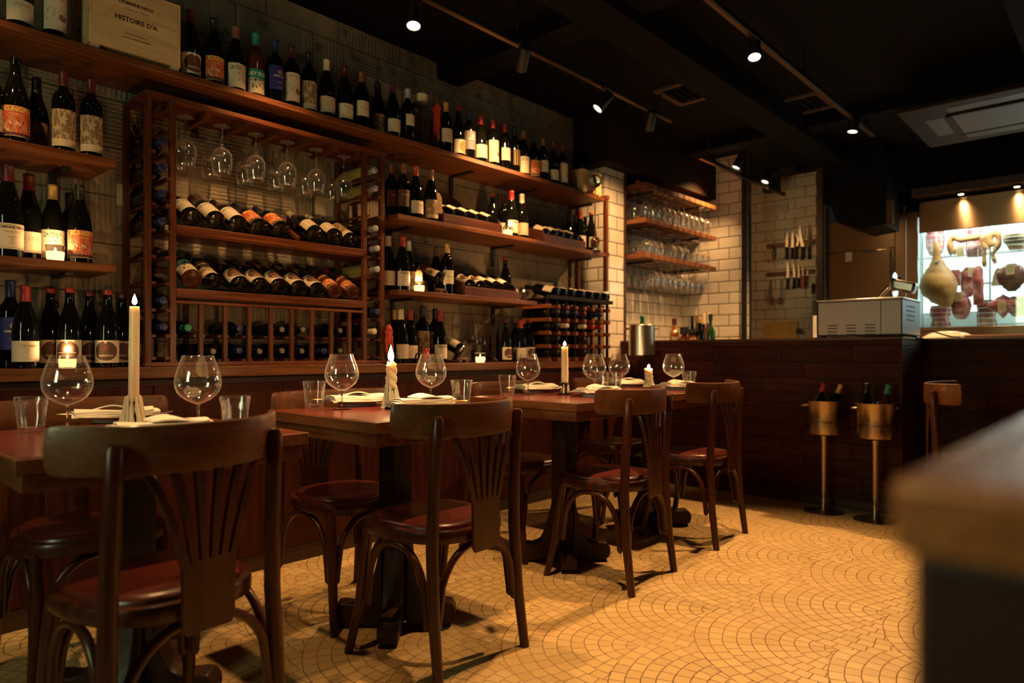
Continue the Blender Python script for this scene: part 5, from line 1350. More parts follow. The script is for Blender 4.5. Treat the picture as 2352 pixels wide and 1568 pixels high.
# ---------------------------------------------------------------- knife wall
XW = XK - .0005
def wallpt(px, py, x=None): return atX(px, py, x or XK)
DKW = plain('dark_strip', (.035, .015, .010), .45)
def strip_(p, q, h, lab):
    a, b = wallpt(*p), wallpt(*q)
    o = thing('magnetic_knife_strip', lab, 'knife strip', (XK, (a.y + b.y) / 2, (a.z + b.z) / 2), 0, 'magnetic strips on the tiled wall')
    w = abs(a.y - b.y) / 2
    MB().box(-.022, -.0005, -w, w, -h / 2, h / 2).build('bar', DKW, o, bevel=.003)
    MB().box(-.0235, -.0222, -w + .01, w - .01, -h * .18, h * .18).build('magnet', plain('dull_magnet', (.09, .05, .03), .4, .6), o)
    return o
strip_((1762.5, 567), (1872, 555), .048, 'dark magnetic strip with the five longer knives')
strip_((1762.5, 631.5), (1872, 623), .044, 'dark magnetic strip with the orange handled knife')
KH = plain('black_knife_handle', (.012, .010, .010), .45); OH = plain('orange_knife_handle', (.62, .16, .03), .45)
BLD = plain('knife_blade', (.60, .58, .55), .25, 1.)
def kitchen_knife(tip, mid, end, wb, lab, hm=KH, wh=.014, curve=0., bm=BLD, rivets=0):
    """blade from tip to heel, handle from heel to end, flat on the strip"""
    a, b, c = [wallpt(*q, x=XK - .028) for q in (tip, mid, end)]
    o = thing('kitchen_knife', lab, 'knife', b, 0, 'kitchen knives on the magnetic strips')
    u = (a - b); L = u.length; m = MB(); n = 10; up = []; dn = []
    for i in range(n + 1):
        t = i / n; yy = u.y * t + curve * math.sin(t * PI) ; zz = u.z * t
        wl = wb * (1 - t ** 2.6)
        up.append((yy + wl * .35, zz)); dn.append((yy - wl * .65, zz))
    poly = up + dn[::-1][1:]
    vs = [Vector((-.0015, y, z)) for y, z in poly] + [Vector((.0008, y, z)) for y, z in poly]; N = len(poly)
    m.add(vs, [tuple(range(N)), tuple(range(2 * N - 1, N - 1, -1))] + [(i, N + i, N + (i + 1) % N, (i + 1) % N) for i in range(N)])
    m.build('blade', bm, o, smooth=False)
    v = c - b
    h = MB().tube([(0, 0, .004), v * .08, v * .35, v * .7, v * .95, v], [wh * .8, wh, wh * .92, wh, wh * 1.12, wh * .6], 10, flat=1.)
    hb = h.build('handle', hm, o)
    if rivets:
        for k in range(rivets):
            q = v * (.2 + .3 * k); MB().sphere((q.x - wh, q.y, q.z), .0035, 8, 6).build('rivet', STEEL, hb)
    return o
kitchen_knife((1808, 530), (1806, 568), (1806, 596), .026, 'long straight knife with black handle, first on the upper strip', wh=.016)
kitchen_knife((1820.5, 530), (1819, 569), (1818, 595), .028, 'riveted black handled chef knife, second on the upper strip', rivets=3, wh=.014)
kitchen_knife((1826.5, 534), (1829, 566), (1828, 595), .018, 'slim curved boning knife, third on the upper strip', wh=.014, curve=-.02)
kitchen_knife((1838, 513), (1843.5, 567), (1842, 597), .030, 'large curved butcher knife, fourth on the upper strip', wh=.017, curve=.015)
kitchen_knife((1857.5, 510), (1857.5, 566), (1858, 596), .026, 'long dark slicing knife, last on the upper strip', wh=.015, bm=plain('dark_blade', (.06, .035, .025), .35, .8))
kitchen_knife((1809, 600), (1808.5, 639), (1807.5, 665), .030, 'broad chef knife, first on the lower strip', rivets=3)
kitchen_knife((1822, 602), (1824, 638), (1822, 664), .024, 'riveted knife with angled tip, second on the lower strip', rivets=3)
kitchen_knife((1834.5, 607), (1834, 639), (1834, 660), .016, 'small riveted utility knife, third on the lower strip', rivets=2)
kitchen_knife((1842.5, 609), (1844, 634), (1846, 663), .010, 'narrow knife with bright orange handle', OH, .017)
kitchen_knife((1855.5, 615), (1853.5, 634), (1851.5, 658), .010, 'small paring knife with black handle, last on the lower strip', wh=.009)
# scissors, hooks, whisk, ladle, sharpening steel
def tubes(name, lab, cat, pieces, org):
    o = thing(name, lab, cat, org)
    for nm, pts, r, mt in pieces:
        MB().tube([Vector(q) - org for q in pts], r, 8).build(nm, mt, o)
    return o
W = lambda px, py, d=.02: atX(px, py, XK - d)
CRH = plain('cream_handle', (.72, .58, .36), .45)
g0 = W(1776, 570)
sc2 = tubes('kitchen_scissors', 'cream handled scissors hanging from the upper strip', 'scissors', [('blade', [W(1777, 556, .03), W(1776, 566, .03), W(1776, 574, .03)], [.003, .009, .008], BLD), ('handle', [W(1774.5, 574, .026), W(1771, 580, .026), W(1773, 590, .026), W(1773.5, 600, .026), W(1774, 604, .026)], [.007, .009, .010, .011, .007], CRH), ('handle', [W(1777, 574, .02), W(1781, 579, .02), W(1780, 588, .02), W(1779.5, 594, .02)], [.006, .009, .009, .005], KH)], g0)
tubes('wire_peeler', 'steel wire peeler hanging on the tiled wall', 'peeler', [('frame', [W(1787, 606), W(1788, 592), W(1791, 580), W(1794, 578), W(1797, 583), W(1798, 592), W(1797, 606)], .0045, STEEL), ('blade', [W(1787, 596), W(1797, 595)], .0035, STEEL)], W(1792, 577))
tubes('cork_scraper', 'small wooden ended hook tool hanging beside the scissors', 'tool', [('shank', [W(1763.5, 580), W(1763.5, 598)], .003, STEEL), ('block', [W(1761.5, 599.5), W(1769, 598.5)], [.012, .012], plain('tool_wood', (.35, .15, .05), .6))], W(1763.5, 580))
pc_ = [('handle', [W(1768.5, 643, .03), W(1766, 660, .03), W(1763.5, 676, .03)], [.006, .009, .008], plain('whisk_handle', (.55, .40, .20), .5))]
for k in range(7):
    s_ = (k - 3) / 3
    pc_.append(('wire', [W(1763.5, 675, .03), W(1762 + s_ * 7, 686, .03 + .02 * (k % 2)), W(1761 + s_ * 8.5, 693, .03 + .02 * (k % 2)), W(1761 + s_ * 5, 698, .035), W(1761, 699, .035)], .0022, STEEL))
tubes('balloon_whisk', 'wire balloon whisk hanging under the lower strip', 'whisk', pc_, W(1768.5, 643, .0))
tubes('small_brush', 'round brown brush hanging behind the whisk', 'brush', [('head', [W(1772, 684, .014), W(1772.5, 690, .014), W(1773, 698, .014)], [.02, .026, .02], plain('brush_brown', (.30, .17, .08), .7)), ('shank', [W(1769, 646, .012), W(1771.5, 684, .012)], .004, STEEL)], W(1769, 646, .0))
tubes('serving_spoon', 'flat steel skimmer spoon hanging under the lower strip', 'spoon', [('shank', [W(1794, 642, .03), W(1792.5, 660, .03), W(1791.5, 684, .03)], [.007, .009, .010], STEEL), ('bowl', [W(1791.5, 683, .03), W(1791, 688, .03), W(1791, 693, .03), W(1791, 699, .03)], [.012, .034, .038, .016], plain('spoon_bowl', (.35, .27, .2), .4, .7))], W(1794, 642, .0))
tubes('sharpening_steel', 'sharpening steel with black handle hanging by its ring', 'sharpening steel', [('ring', [W(1867.5 + 4.5 * math.sin(a), 643 - 4.5 * math.cos(a)) for a in [2 * PI * k / 14 for k in range(15)]], .0025, STEEL), ('handle', [W(1867.5, 650), W(1867.5, 656), W(1867.5, 668), W(1867, 675)], [.008, .016, .018, .012], KH), ('rod', [W(1867, 675), W(1867, 722)], .0085, plain('grey_rod', (.55, .5, .48), .35, .8))], W(1867.5, 637, .0))
# blank stepped cover plate on the tiles
pts = [(1751, 474.5), (1811.5, 464.5), (1811, 488), (1787.5, 491), (1786.5, 502.5), (1752, 507)]
P3 = [wallpt(*q) for q in pts]; m = MB(); vs = [Vector((XK - .014, p.y, p.z)) for p in P3] + [Vector((XK - .0005, p.y, p.z)) for p in P3]; N = 6
m.add(vs, [tuple(range(N)), tuple(range(2 * N - 1, N - 1, -1))] + [(i, N + i, N + (i + 1) % N, (i + 1) % N) for i in range(N)])
cp_ = tag(m.build('cover_plate', plain('plate_grey', (.52, .46, .42), .5), smooth=False), 'blank stepped cover plate screwed onto the tiled wall', 'cover plate')
for q in ((1753.5, 478), (1784, 472), (1752.5, 503), (1783, 499)):
    w_ = wallpt(*q, x=XK - .015); MB().sphere(w_, .006, 8, 5, (.3, 1, 1)).build('screw', IRON, cp_)
# kitchen things on the back counter before the knife wall
a, b = atX(1719, 738, 6.85), atX(1799, 779, 6.85)
tag(MB().box(-.012, .012, 0, a.y - b.y, 0, a.z - 1.0605).build('cutting_board', plain('yellow_board', (.66, .40, .10), .55), None, (6.99, b.y - .09, 1.061), rot=(0, R(7), 0), bevel=.004), 'yellow cutting board leaning against the tiled wall', 'cutting board')
struct('trim_5', MB().box(6.6, XK, 2.2, 3.2, 1.03, 1.06).box(6.62, XK, 2.22, 3.2, 0, 1.03), plain('dull_steel', (.3, .3, .3), .4, 1.))
p = Vector((6.68, xAt(1862, 2.0) * 0 + atX(1862, 780, 6.68).y, 1.0602))
bl_ = thing('blender_jar', 'glass blender jar with a black handle beside the steel appliance', 'blender', p)
hb_ = atX(1862, 722, 6.68).z - p.z
MB().lathe(shell([(0, .0), (.045, .0), (.05, .01), (.075, hb_), (.078, hb_ + .004)], .003, 0), 10).build('jar', GLASS, bl_, ang=20)
MB().tube([(-.03, .055, hb_ * .45), (-.02, .12, hb_ * .5), (-.01, .13, hb_ * .42), (-.02, .055, hb_ * .36)], .012, 8).build('handle', KH, bl_)
tp_ = thing('chrome_tap', 'small chrome tap spout by the yellow board', 'tap', Vector((6.66, atX(1716, 779, 6.66).y, 1.0602)))
MB().tube([(0, 0, 0), (0, 0, .10), (0, -.015, .125), (0, -.04, .12), (0, -.05, .09)], .009, 10).build('spout', STEEL, tp_)

# ---------------------------------------------------------------- steel fridge wall and curing cabinet
XD = 7.0
def yAt(px, x): return atX(px, CHY, x).y
BR = NT('brushed_steel'); _o = BR.obj(); _n = BR.noise(BR.mapv(_o, (3, 220, 3)), 1, 2)
BR = BR.bsdf(col=(.19, .125, .075), metal=1., rough=BR.ma('ADD', .30, BR.ma('MULTIPLY', _n, .10)), aniso=.85)
_tv = BR.node_tree.nodes.new('ShaderNodeCombineXYZ'); _tv.inputs[2].default_value = 1.; BR.node_tree.links.new(_tv.outputs[0], BR.node_tree.nodes['Principled BSDF'].inputs['Tangent'])
yl, yr = yAt(2111, XD), -.6
y0_, y1_, y2_, y3_ = yAt(1899, XD), yAt(2056, XD), yAt(2081, XD), yAt(2108, XD)
fg = thing('steel_refrigerator', 'tall brushed steel refrigerator beside the curing cabinet', 'refrigerator', (XD, 0, 0))
MB().box(.0305, .55, yl + .135, y0_ - .005, 0, 2.25).build('body', plain('dark_steel', (.2, .18, .16), .4, 1.), fg)
zsplit = atX(1960, 577, XD).z
MB().box(0, .03, y1_ + .003, y0_ - .006, zsplit + .004, 2.25).build('door', BR, fg, bevel=.004)
dr = MB().box(0, .03, y1_ + .003, y0_ - .006, .08, zsplit - .004).build('door', BR, fg, bevel=.004)
MB().tube([(-.03, y1_ + .03, zsplit - .02), (-.03, y1_ + .03, zsplit - .55)], .009, 10).build('handle', KH, dr)
MB().box(-.0006, .0, yAt(2013, XD), yAt(1980, XD), zsplit - .02, zsplit - .005).build('badge', plain('dark_badge', (.02, .012, .01), .4), dr)
MB().box(.0, .03, y2_ + .002, y1_ - .002, 0, 2.25).build('filler_panel', BR, fg); MB().box(.0, .03, y3_ + .002, y2_ - .002, 0, 2.25).build('filler_panel', BR, fg)
zn = atX(1948, 590, XD).z
tag(MB().box(-.003, -.0006, yAt(1957, XD), yAt(1942, XD), zn - .045, zn + .045).build('pinned_note', plain('note_paper', (.62, .55, .45), .8), None, (XD, 0, 0)), 'small white note stuck on the refrigerator door', 'note')
# curing cabinet
ZG0, ZG1, ZH = 1.205, 2.055, 2.33
yl, yr = yAt(2111, XD), -.6
cb = thing('curing_cabinet', 'glass fronted curing cabinet glowing cold white, hung with meats', 'curing cabinet', (XD, 0, 0))
COLDW = NT('cold_cabinet_lining').bsdf(col=(.80, .92, .90), rough=.5)
MB().box(.0, .03, yr, yl, ZG1, ZH).build('header', BR, cb, bevel=.003)
MB().box(.0, .03, yr, yl, 1.07, ZG0).build('sill', BR, cb, bevel=.003)
MB().box(.62, .65, yr, yl + .13, 1.07, ZH).build('back_panel', COLDW, cb)
for y in (yl + .12, yr): MB().box(.031, .62, y, y + .012, 1.07, ZH).build('side_panel', COLDW, cb)
MB().box(.031, .62, yr, yl + .12, 1.07, 1.09).build('floor_panel', COLDW, cb); MB().box(.031, .62, yr, yl + .12, 2.2, 2.22).build('top_panel', COLDW, cb)
PANE = NT('cabinet_pane'); _tr = PANE.n('BsdfTransparent', {'Color': (.93, 1, .98, 1)}); _gl = PANE.n('BsdfGlossy', {'Roughness': .02, 'Color': (1, 1, 1, 1)})
_fc = PANE.n('LayerWeight', {'Blend': .5}, outi=1); _fz = PANE.ma('ADD', .03, PANE.ma('MULTIPLY', PANE.ma('POWER', _fc, 5.), .5)); _mx = PANE.n('MixShader', {0: _fz, 1: _tr, 2: _gl}); PANE.t.links.new(_mx, PANE.out.inputs[0]); PANE = PANE.m
MB().box(.008, .014, yr, yl, ZG0, ZG1).build('glass_pane', PANE, cb)
LED = emit('cabinet_led', (.78, 1., .97), 5)
MB().box(.06, .10, yr + .05, yl - .04, 2.17, 2.199).build('light_strip', LED, cb); MB().box(.55, .60, yr + .05, yl - .04, 2.15, 2.199).build('light_strip', LED, cb)
MB().box(.612, .6195, yr + .05, yl + .10, 1.35, 2.15).build('light_panel', emit('cabinet_back_light', (.82, 1., .98), 2.4), cb)
for px in (2119, 2274): 
    y = yAt(px, XD + .54); MB().tube([(.54, y, 1.09), (.54, y, 2.2)], .010, 8).build('upright', plain('cold_steel', (.7, .74, .74), .25, 1.), cb)
for py in (592, 657, 720):
    z = atX(2150, py, XD + .54).z; MB().tube([(.54, yr, z), (.54, yl + .118, z)], .011, 8).build('rail', plain('cold_steel', (.7, .74, .74), .25, 1.), cb)
l = bpy.data.lights.new('cabinet_light', 'AREA'); l.shape = 'RECTANGLE'; l.size = yl - yr - .1; l.size_y = .03; l.energy = 22; l.color = (.95, 1., .90)
lo = bpy.data.objects.new('cabinet_light', l); COL.objects.link(lo); lo.location = (XD + .045, (yl + yr) / 2, 2.14); lo.rotation_euler = (R(0), R(-28), 0); l.size, l.size_y = .03, yl - yr - .1

def meatmat(name, c1, c2, c3, sc=9.):
    if name in MATS: return MATS[name]
    t = NT(name); o = t.obj()
    col = t.ramp(t.noise(o, sc, 6, .65), [(.3, c1), (.5, c2), (.68, c3)])
    MATS[name] = t.bsdf(col=col, rough=.5, normal=t.bump(t.noise(o, 30, 4), .5, .006), sss=.1, sssr=(1, .3, .2), ssss=.01)
    return MATS[name]
HAMM = meatmat('cured_ham_skin', (.24, .10, .022), (.40, .19, .05), (.50, .28, .10), 7)
MEATR = meatmat('cured_red_meat', (.16, .02, .018), (.32, .06, .05), (.60, .32, .24)); MEATD = meatmat('dark_cured_meat', (.05, .012, .010), (.14, .04, .022), (.40, .22, .10), 6)
MEATP = meatmat('marbled_pink_meat', (.30, .05, .06), (.48, .18, .18), (.70, .55, .50), 14); SAUS = meatmat('sausage_skin', (.20, .08, .02), (.36, .15, .04), (.40, .26, .12), 10)
TWINE = plain('butcher_twine', (.75, .70, .60), .9); TAGP = plain('manila_tag', (.70, .48, .24), .8); TAGINK = plain('tag_ink', (.20, .12, .07), .8)
def lump(name, lab, px, py, x, hpx, wpx, prof, mt, depth=.75, seed=0, rough=.08, twine=True, top=None, sq=None, net=False):
    """a hanging joint: outline radii along its length (top to bottom), own depth; hung by twine from the cabinet rail"""
    c = atX(px, py, x); k = (x / ray(px, py)[0]) / CF
    H = hpx * k; Wd = wpx * k / 2 * 1.03; rr = random.Random(seed)
    ph = [rr.uniform(0, 6) for _ in range(5)]
    o = thing(name, lab, 'cured meat', c, 0, 'meats hanging in the curing cabinet')
    rows = []; n = 26; ns = 22
    for i in range(ns + 1):
        t = i / ns; f = t * (len(prof) - 1); a = int(min(f, len(prof) - 2)); f -= a
        w0, s0 = prof[a] if isinstance(prof[a], tuple) else (prof[a], 0); w1, s1 = prof[a + 1] if isinstance(prof[a + 1], tuple) else (prof[a + 1], 0)
        g = f * f * (3 - 2 * f); w_ = w0 + (w1 - w0) * g; s_ = s0 + (s1 - s0) * g
        row = []
        for q in range(n):
            an = 2 * PI * q / n; ca, sa = math.cos(an), math.sin(an)
            if sq: ca = math.copysign(abs(ca) ** sq, ca); sa = math.copysign(abs(sa) ** sq, sa)
            e = 1 + rough * (math.sin(an * 2 + ph[0] + t * 4) + .6 * math.sin(an * 3 + ph[1] - t * 7) + .5 * math.sin(t * 14 + ph[2] + an))
            row.append(Vector((w_ * Wd * depth * sa * e, (w_ * ca * e - s_) * Wd, H / 2 - H * t)))
        rows.append(row)
    m = MB().grid(rows, True); N = len(m.v); m.f += [tuple(range(n - 1, -1, -1)), tuple(range(N - n, N))]; m.mi += [0, 0]
    m.build('flesh', mt, o, ang=75)
    if twine:
        m = MB(); zt = 2.19 - c.z if top is None else top
        m.tube([(0, 0, H * .48), (.004, .002, H / 2 + .04), (0, 0, zt)], .0022, 6)
        m.build('string', TWINE, o)
    if net:
        m = MB()
        for i in range(2, ns, 4): m.tube([p * 1.0 + Vector((p.x * .03, (p.y) * .02, 0)) for p in rows[i]] + [rows[i][0]], .0024, 5, False)
        for q in (3, 10, 16, 23): m.tube([rows[i][q] + Vector((rows[i][q].x * .04, rows[i][q].y * .03, 0)) for i in range(1, ns)], .0024, 5)
        m.build('netting', TWINE, o)
    return o
def tag_on(owner, px, py, x, w=.055, h=.085):
    c = atX(px, py, x); M = Matrix.Translation(c)
    m = MB().prism([(-w / 2, -h / 2), (w / 2, -h / 2), (w / 2, h * .4), (w * .36, h / 2), (-w * .36, h / 2), (-w / 2, h * .4)], -.0007, .0007, Matrix.Rotation(R(90), 4, 'Z') @ Matrix.Rotation(R(0), 4, 'X'))
    t = m.build('label_tag', TAGP, owner); t.location = c - owner.location; t.rotation_euler = (0, 0, R(rnd.uniform(-8, 8) - 12))
    q = MB()
    for k in range(3):
        for j in range(5): q.box(-.0014, -.0008, -w * .3 + k * w * .24, -w * .3 + k * w * .24 + .004, -h * .3 + j * h * .12, -h * .3 + j * h * .12 + h * .08)
    q.build('printing', TAGINK, t)
X1, X2, X3 = XD + .15, XD + .33, XD + .40
ham = lump('cured_ham', 'big tawny leg of ham hanging at the end of the curing cabinet', 2151, 632, X1 - .0, 150, 78, [(.13, -.0), (.17, .0), (.22, .02), (.38, .05), (.66, .06), (.88, .05), (.98, .06), (.90, .12), (.62, .26), (.22, .5)], HAMM, .62, 3, .03)
m = MB(); rr_ = random.Random(4); k_ = (X1 / ray(2151, 632)[0]) / CF
for k in range(16): m.sphere((-.034 - .006 * rr_.random(), -(rr_.uniform(-2, 9)) * k_, (632 - rr_.uniform(600, 618)) * k_), .007, 6, 4, (.25, 1, .9))
m.build('ink_stamp', plain('green_ink', (.03, .20, .14), .7), ham)
lump('netted_meat', 'netted pink joint hanging behind the ham hock', 2148, 556, X2, 62, 40, [.55, .9, 1., .95, .9, .75, .5], MEATP, .8, 5, .05, net=True)
lump('netted_meat', 'netted pink joint hanging behind the looped sausage', 2240, 555, X2, 70, 36, [.8, 1., 1., .95, 1., .95, .8], MEATP, .8, 6, .04, net=True)
lump('netted_meat', 'dark netted joint hanging at the top of the cabinet past the sausages', 2335, 548, X2, 50, 48, [.7, 1., 1., .9, .8, .6], MEATD, .7, 8, .05, net=True)
lump('wicker_bound_meat', 'tan ribbed bound joint hanging in the upper cabinet corner', 2332, 540, X1, 40, 50, [.5, .8, 1., .95, .7], meatmat('tan_rind', (.20, .13, .05), (.34, .24, .12), (.48, .36, .2), 12), .6, 9, .03, net=True)
sa_ = lump('tied_joint', 'pinkish square joint hanging right behind the ham', 2191, 638, X2, 36, 30, [.7, .95, 1., 1., .95, .8], MEATR, .7, 10, .05, sq=.6)
m3 = lump('red_joint', 'dark red joint hanging in the cabinet middle with a manila tag', 2222, 648, X2, 68, 28, [.35, .8, 1., .95, 1., .9, .6], MEATR, .7, 11, .08); tag_on(m3, 2232, 624, X2 - .06)
lump('salami_stick', 'long knobbly bright red cured sausage hanging beside the tagged joint', 2247, 655, X1 + .04, 90, 23, [.35, .8, .9, 1., .95, .9, .95, .9, .85], meatmat('bright_cured', (.30, .035, .03), (.46, .09, .07), (.62, .25, .2), 16), .8, 12, .10)
m4 = lump('red_joint', 'rounded red joint hanging low with a manila tag', 2207, 702, X1 + .04, 62, 40, [.35, .7, .95, 1., .95, .8, .45], MEATR, .65, 13, .05); tag_on(m4, 2201, 681, X1 - .02)
m5 = lump('marbled_slab', 'round dark marbled slab hanging high in the cabinet with a manila tag', 2324, 637, X1, 64, 56, [.25, .75, .97, 1., .9, .6, .3], MEATD, .3, 14, .04); tag_on(m5, 2320, 618, X1 - .05, .06, .09)
m6 = lump('bacon_slab', 'diamond shaped pink slab hanging low with a manila tag', 2304, 703, X1 + .02, 54, 62, [.06, .45, .85, 1., .62, .25, .06], MEATR, .28, 15, .02); tag_on(m6, 2301, 703, X1 - .04)
lump('netted_meat', 'netted red joint standing low in the cabinet under the ham', 2160, 732, X2, 60, 40, [.85, 1., 1., .85, 1., 1., .85], MEATR, .8, 16, .05, net=True)
lump('netted_meat', 'netted dark joint standing low in the cabinet middle', 2266, 722, X3, 66, 38, [.85, 1., .95, 1., .95, 1., .9], MEATD, .8, 17, .05, net=True)
lump('wedge_joint', 'tan wedge hanging behind the marbled slab', 2293, 636, X2, 40, 26, [.3, .6, .8, .95, 1.], meatmat('tan_rind', (.20, .13, .05), (.34, .24, .12), (.48, .36, .2), 12), .6, 18, .03)
lump('dark_joint', 'dark reddish block at the low end of the cabinet', 2342, 703, X2, 46, 44, [.8, 1., 1., .9, .6], MEATD, .6, 19, .05)
def sausage(pts, r, lab, x):
    P_ = [atX(px, py, x) for px, py in pts]; o = thing('looped_sausage', lab, 'cured meat', P_[0], 0, 'meats hanging in the curing cabinet')
    fine = []
    for i in range(len(P_) - 1):
        p0, p1, p2, p3 = P_[max(i - 1, 0)], P_[i], P_[i + 1], P_[min(i + 2, len(P_) - 1)]
        for j in range(5):
            t = j / 5; fine.append(.5 * ((2 * p1) + (p2 - p0) * t + (2 * p0 - 5 * p1 + 4 * p2 - p3) * t * t + (3 * p1 - p0 - 3 * p2 + p3) * t ** 3))
    fine.append(P_[-1]); n = len(fine)
    MB().tube([q - P_[0] for q in fine], [r * (.45 if i in (0, n - 1) else .9 + .12 * math.sin(i * .9)) for i in range(n)], 12).build('link', SAUS, o)
    q = max(P_, key=lambda v: v.z); MB().tube([q - P_[0], Vector((q.x, q.y, 2.19)) - P_[0]], .002, 6).build('string', TWINE, o)
    return o
s1_ = sausage([(2194, 570), (2187, 583), (2182, 560), (2190, 545), (2203, 551), (2220, 549), (2240, 546), (2256, 543), (2258, 558), (2268, 572), (2266, 545), (2260, 541)], .028, 'looped brown sausage string festooned across the cabinet with a manila tag', X1 + .02); tag_on(s1_, 2206, 577, X1 - .03, .06, .10)
sausage([(2260, 576), (2260, 590), (2261, 606), (2263, 613)], .019, 'straight sausage end dangling below the loops', X1 + .02)
sausage([(2279, 566), (2275, 550), (2281, 535), (2290, 536), (2294, 552), (2289, 570), (2282, 574)], .026, 'looped sausage ring hanging in the cabinet beside the upright', X1 + .02)
sausage([(2280, 576), (2281, 588), (2284, 598), (2287, 605)], .018, 'short sausage end hanging under the sausage ring', X1 + .02)
tg_ = atX(2180, 603, X2 - .04)

# ---------------------------------------------------------------- slicer, appliance, dish, boards on the bar
YA0 = 1.06
ax0 = XC + .05
pA, pB = atX(1880, 775, ax0 + .02), atX(2074, 775, ax0 + .02)
hA = atX(2074, 681, ax0 + .02).z - ZC; hB = atX(1880, 687, ax0 + .02).z - ZC
GREYM = NT('painted_steel'); _o = GREYM.obj(); GREYM = GREYM.bsdf(col=GREYM.mix(GREYM.noise(_o, 3, 4), (.24, .22, .23), (.31, .28, .29)), rough=.42, metal=.5)
ap = thing('slicer_cabinet', 'grey steel appliance housing with vent slots on the bar corner', 'appliance', (ax0, pB.y, ZC + .0005))
La = pA.y - pB.y; Da = .47
MB().box(0, Da, 0, La, .012, hA - .012).build('housing', GREYM, ap, bevel=.008, bseg=3)
MB().box(-.006, Da + .006, -.006, La + .006, hA - .0118, hA).build('lid', STEEL, ap, bevel=.004)
MB().box(-.004, .0, La * .235, La * .24, .014, hA - .014).build('seam', IRON, ap)
MB().box(-.003, Da * .8, La + .0005, La + .03, .0, hA * .62).build('chrome_trim', CHROME, ap, bevel=.003); MB().box(-.003, Da * .8, La + .0005, La + .03, hA * .62 + .001, hA + .004).build('end_cap', KH, ap, bevel=.003)
for (u0, u1) in ((.78, .90), (.555, .675), (.33, .45)):
    for k in range(4):
        MB().box(-.003, .0015, La * (u0 - .03), La * (u1 - .03), .003 + .0125 + .0195 * k, .003 + .0195 + .0195 * k).build('vent_slot', KH, ap)
for k in range(4):
    for j in range(4): MB().box(Da * .25 + j * .052, Da * .25 + j * .052 + .036, -.003, .0015, hA * .42 + k * .028, hA * .42 + k * .028 + .009).build('vent_slot', KH, ap)
for (x, y) in ((.03, .03), (.03, La - .03), (Da - .03, .03), (Da - .03, La - .03)): MB().lathe([(0, 0), (.014, 0), (.014, .0125), (0, .0125)], 12).build('foot', KH, ap, (x, y, 0))
ps = atX(2062, 684, ax0 + .25)
sl = thing('meat_slicer', 'chrome slicer head with curved arm on top of the grey appliance', 'slicer', (ps.x, ps.y, ZC + hA + .001))
zt = atX(2062, 655, ps.x).z - ZC - hA
MB().tube([(0, .12, .0), (0, .085, zt * .5), (0, .055, zt * .85), (0, .02, zt * 1.0)], [.012, .014, .016, .018], 10).build('arm', CHROME, sl)
MB().box(-.045, .045, -.085, .06, -.035, .035, Matrix.Translation((0, -.02, zt * .95)) @ Matrix.Rotation(R(16), 4, 'X')).build('head', plain('cast_aluminium', (.62, .6, .58), .28, 1.), sl, bevel=.016, bseg=4)
MB().tube([(0, -.01, zt * .95 + .03), (0, -.01, zt * .95 + .055)], [.008, .012], 10).build('knob', KH, sl)
MB().lathe([(0, .0), (.085, .0), (.088, .003), (.085, .006), (0, .012)], 30, Matrix.Translation((.0, .02, .088)) @ Matrix.Rotation(R(90), 4, 'X')).build('blade', CHROME, sl)
MB().box(-.06, .06, -.04, .13, 0, .010).build('base', STEEL, sl, bevel=.003)
pd = atX(2178, 770, 5.30)
tag(MB().lathe([(0, .05), (.05, .048), (.11, .033), (.15, .008), (.152, 0), (.148, 0), (.1, .026), (0, .04)], 40).build('upturned_bowl', WHITE, None, (5.30, pd.y, ZC + .0005)), 'white domed dish on the bar counter before the curing cabinet', 'dish')
pq = atX(2352, 770, 5.24)
tag(MB().box(0, .3, 0, atX(2212, 772, 5.24).y - pq.y + .3, 0, .018).build('serving_board', plain('pink_board', (.42, .20, .14), .5), None, (5.2, pq.y - .3, ZC + .0005), bevel=.003), 'long pinkish board lying on the bar before the cabinet', 'board')
cbp = [atX(2113, 764, 5.12), atX(2140, 763, 5.12), atX(2165, 768, 5.12), atX(2188, 776, 5.12)]
tag(MB().tube([(5.12, 1.16, ZC + .022), cbp[0] + Vector((0, 0, .008)), cbp[1] + Vector((0, 0, .010)), cbp[2], (5.13, cbp[3].y, ZC + .006), (5.3, cbp[3].y - .1, ZC + .006)], .0045, 8).build('power_cord', KH), 'thin black power cord trailing from the grey appliance', 'cord')
struct('trim_6', MB().box(4.86, 5.5, YA0 - .04, YA0 + .30, ZC - .016, ZC - .0005), DARKWALL)

# ---------------------------------------------------------------- black hood, duct, cassette and vents overhead
HOODM = plain('black_hood', (.003, .0028, .0028), .55, spec=.12)
hp0 = atX(1905, 452, 6.3); hp1 = atX(2035, 452, 6.3)
hd = thing('extractor_hood', 'black extractor hood hanging before the steel refrigerator', 'hood', (6.3, 0, 0))
za, zb = atX(1960, 530, 6.3).z, atX(1960, 455, 6.3).z
MB().prism([(hp1.y, za + .02), (hp1.y + .2, za), (hp0.y - .06, za + .09), (hp0.y, zb - .02), (hp0.y, ZS - .001), (hp1.y, ZS - .001)], 0, .45, Matrix(((0, 1, 0, 0), (1, 0, 0, 0), (0, 0, 1, 0), (0, 0, 0, 1)))).build('canopy', HOODM, hd, bevel=.01)
MB().box(.0, .03, hp1.y - .05, hp1.y - .001, za + .02, za + .22).build('filter_flap', plain('brown_filter', (.08, .035, .02), .5), hd)
dz_ = thing('extract_pipe', 'black extract pipe dropping in front of the knife wall', 'pipe', (6.55, 0, 0))
pu, pv = atX(1772, 440, 6.75), atX(1792, 425, 6.75)
MB().tube([(.2, pu.y, pu.z - .0), (.2, pu.y, pu.z + .12), (.2, pu.y - .05, pu.z + .2), (.2, pu.y - .25, pu.z + .24), (.2, pu.y - .25, ZS)], .085, 16).build('duct', HOODM, dz_)
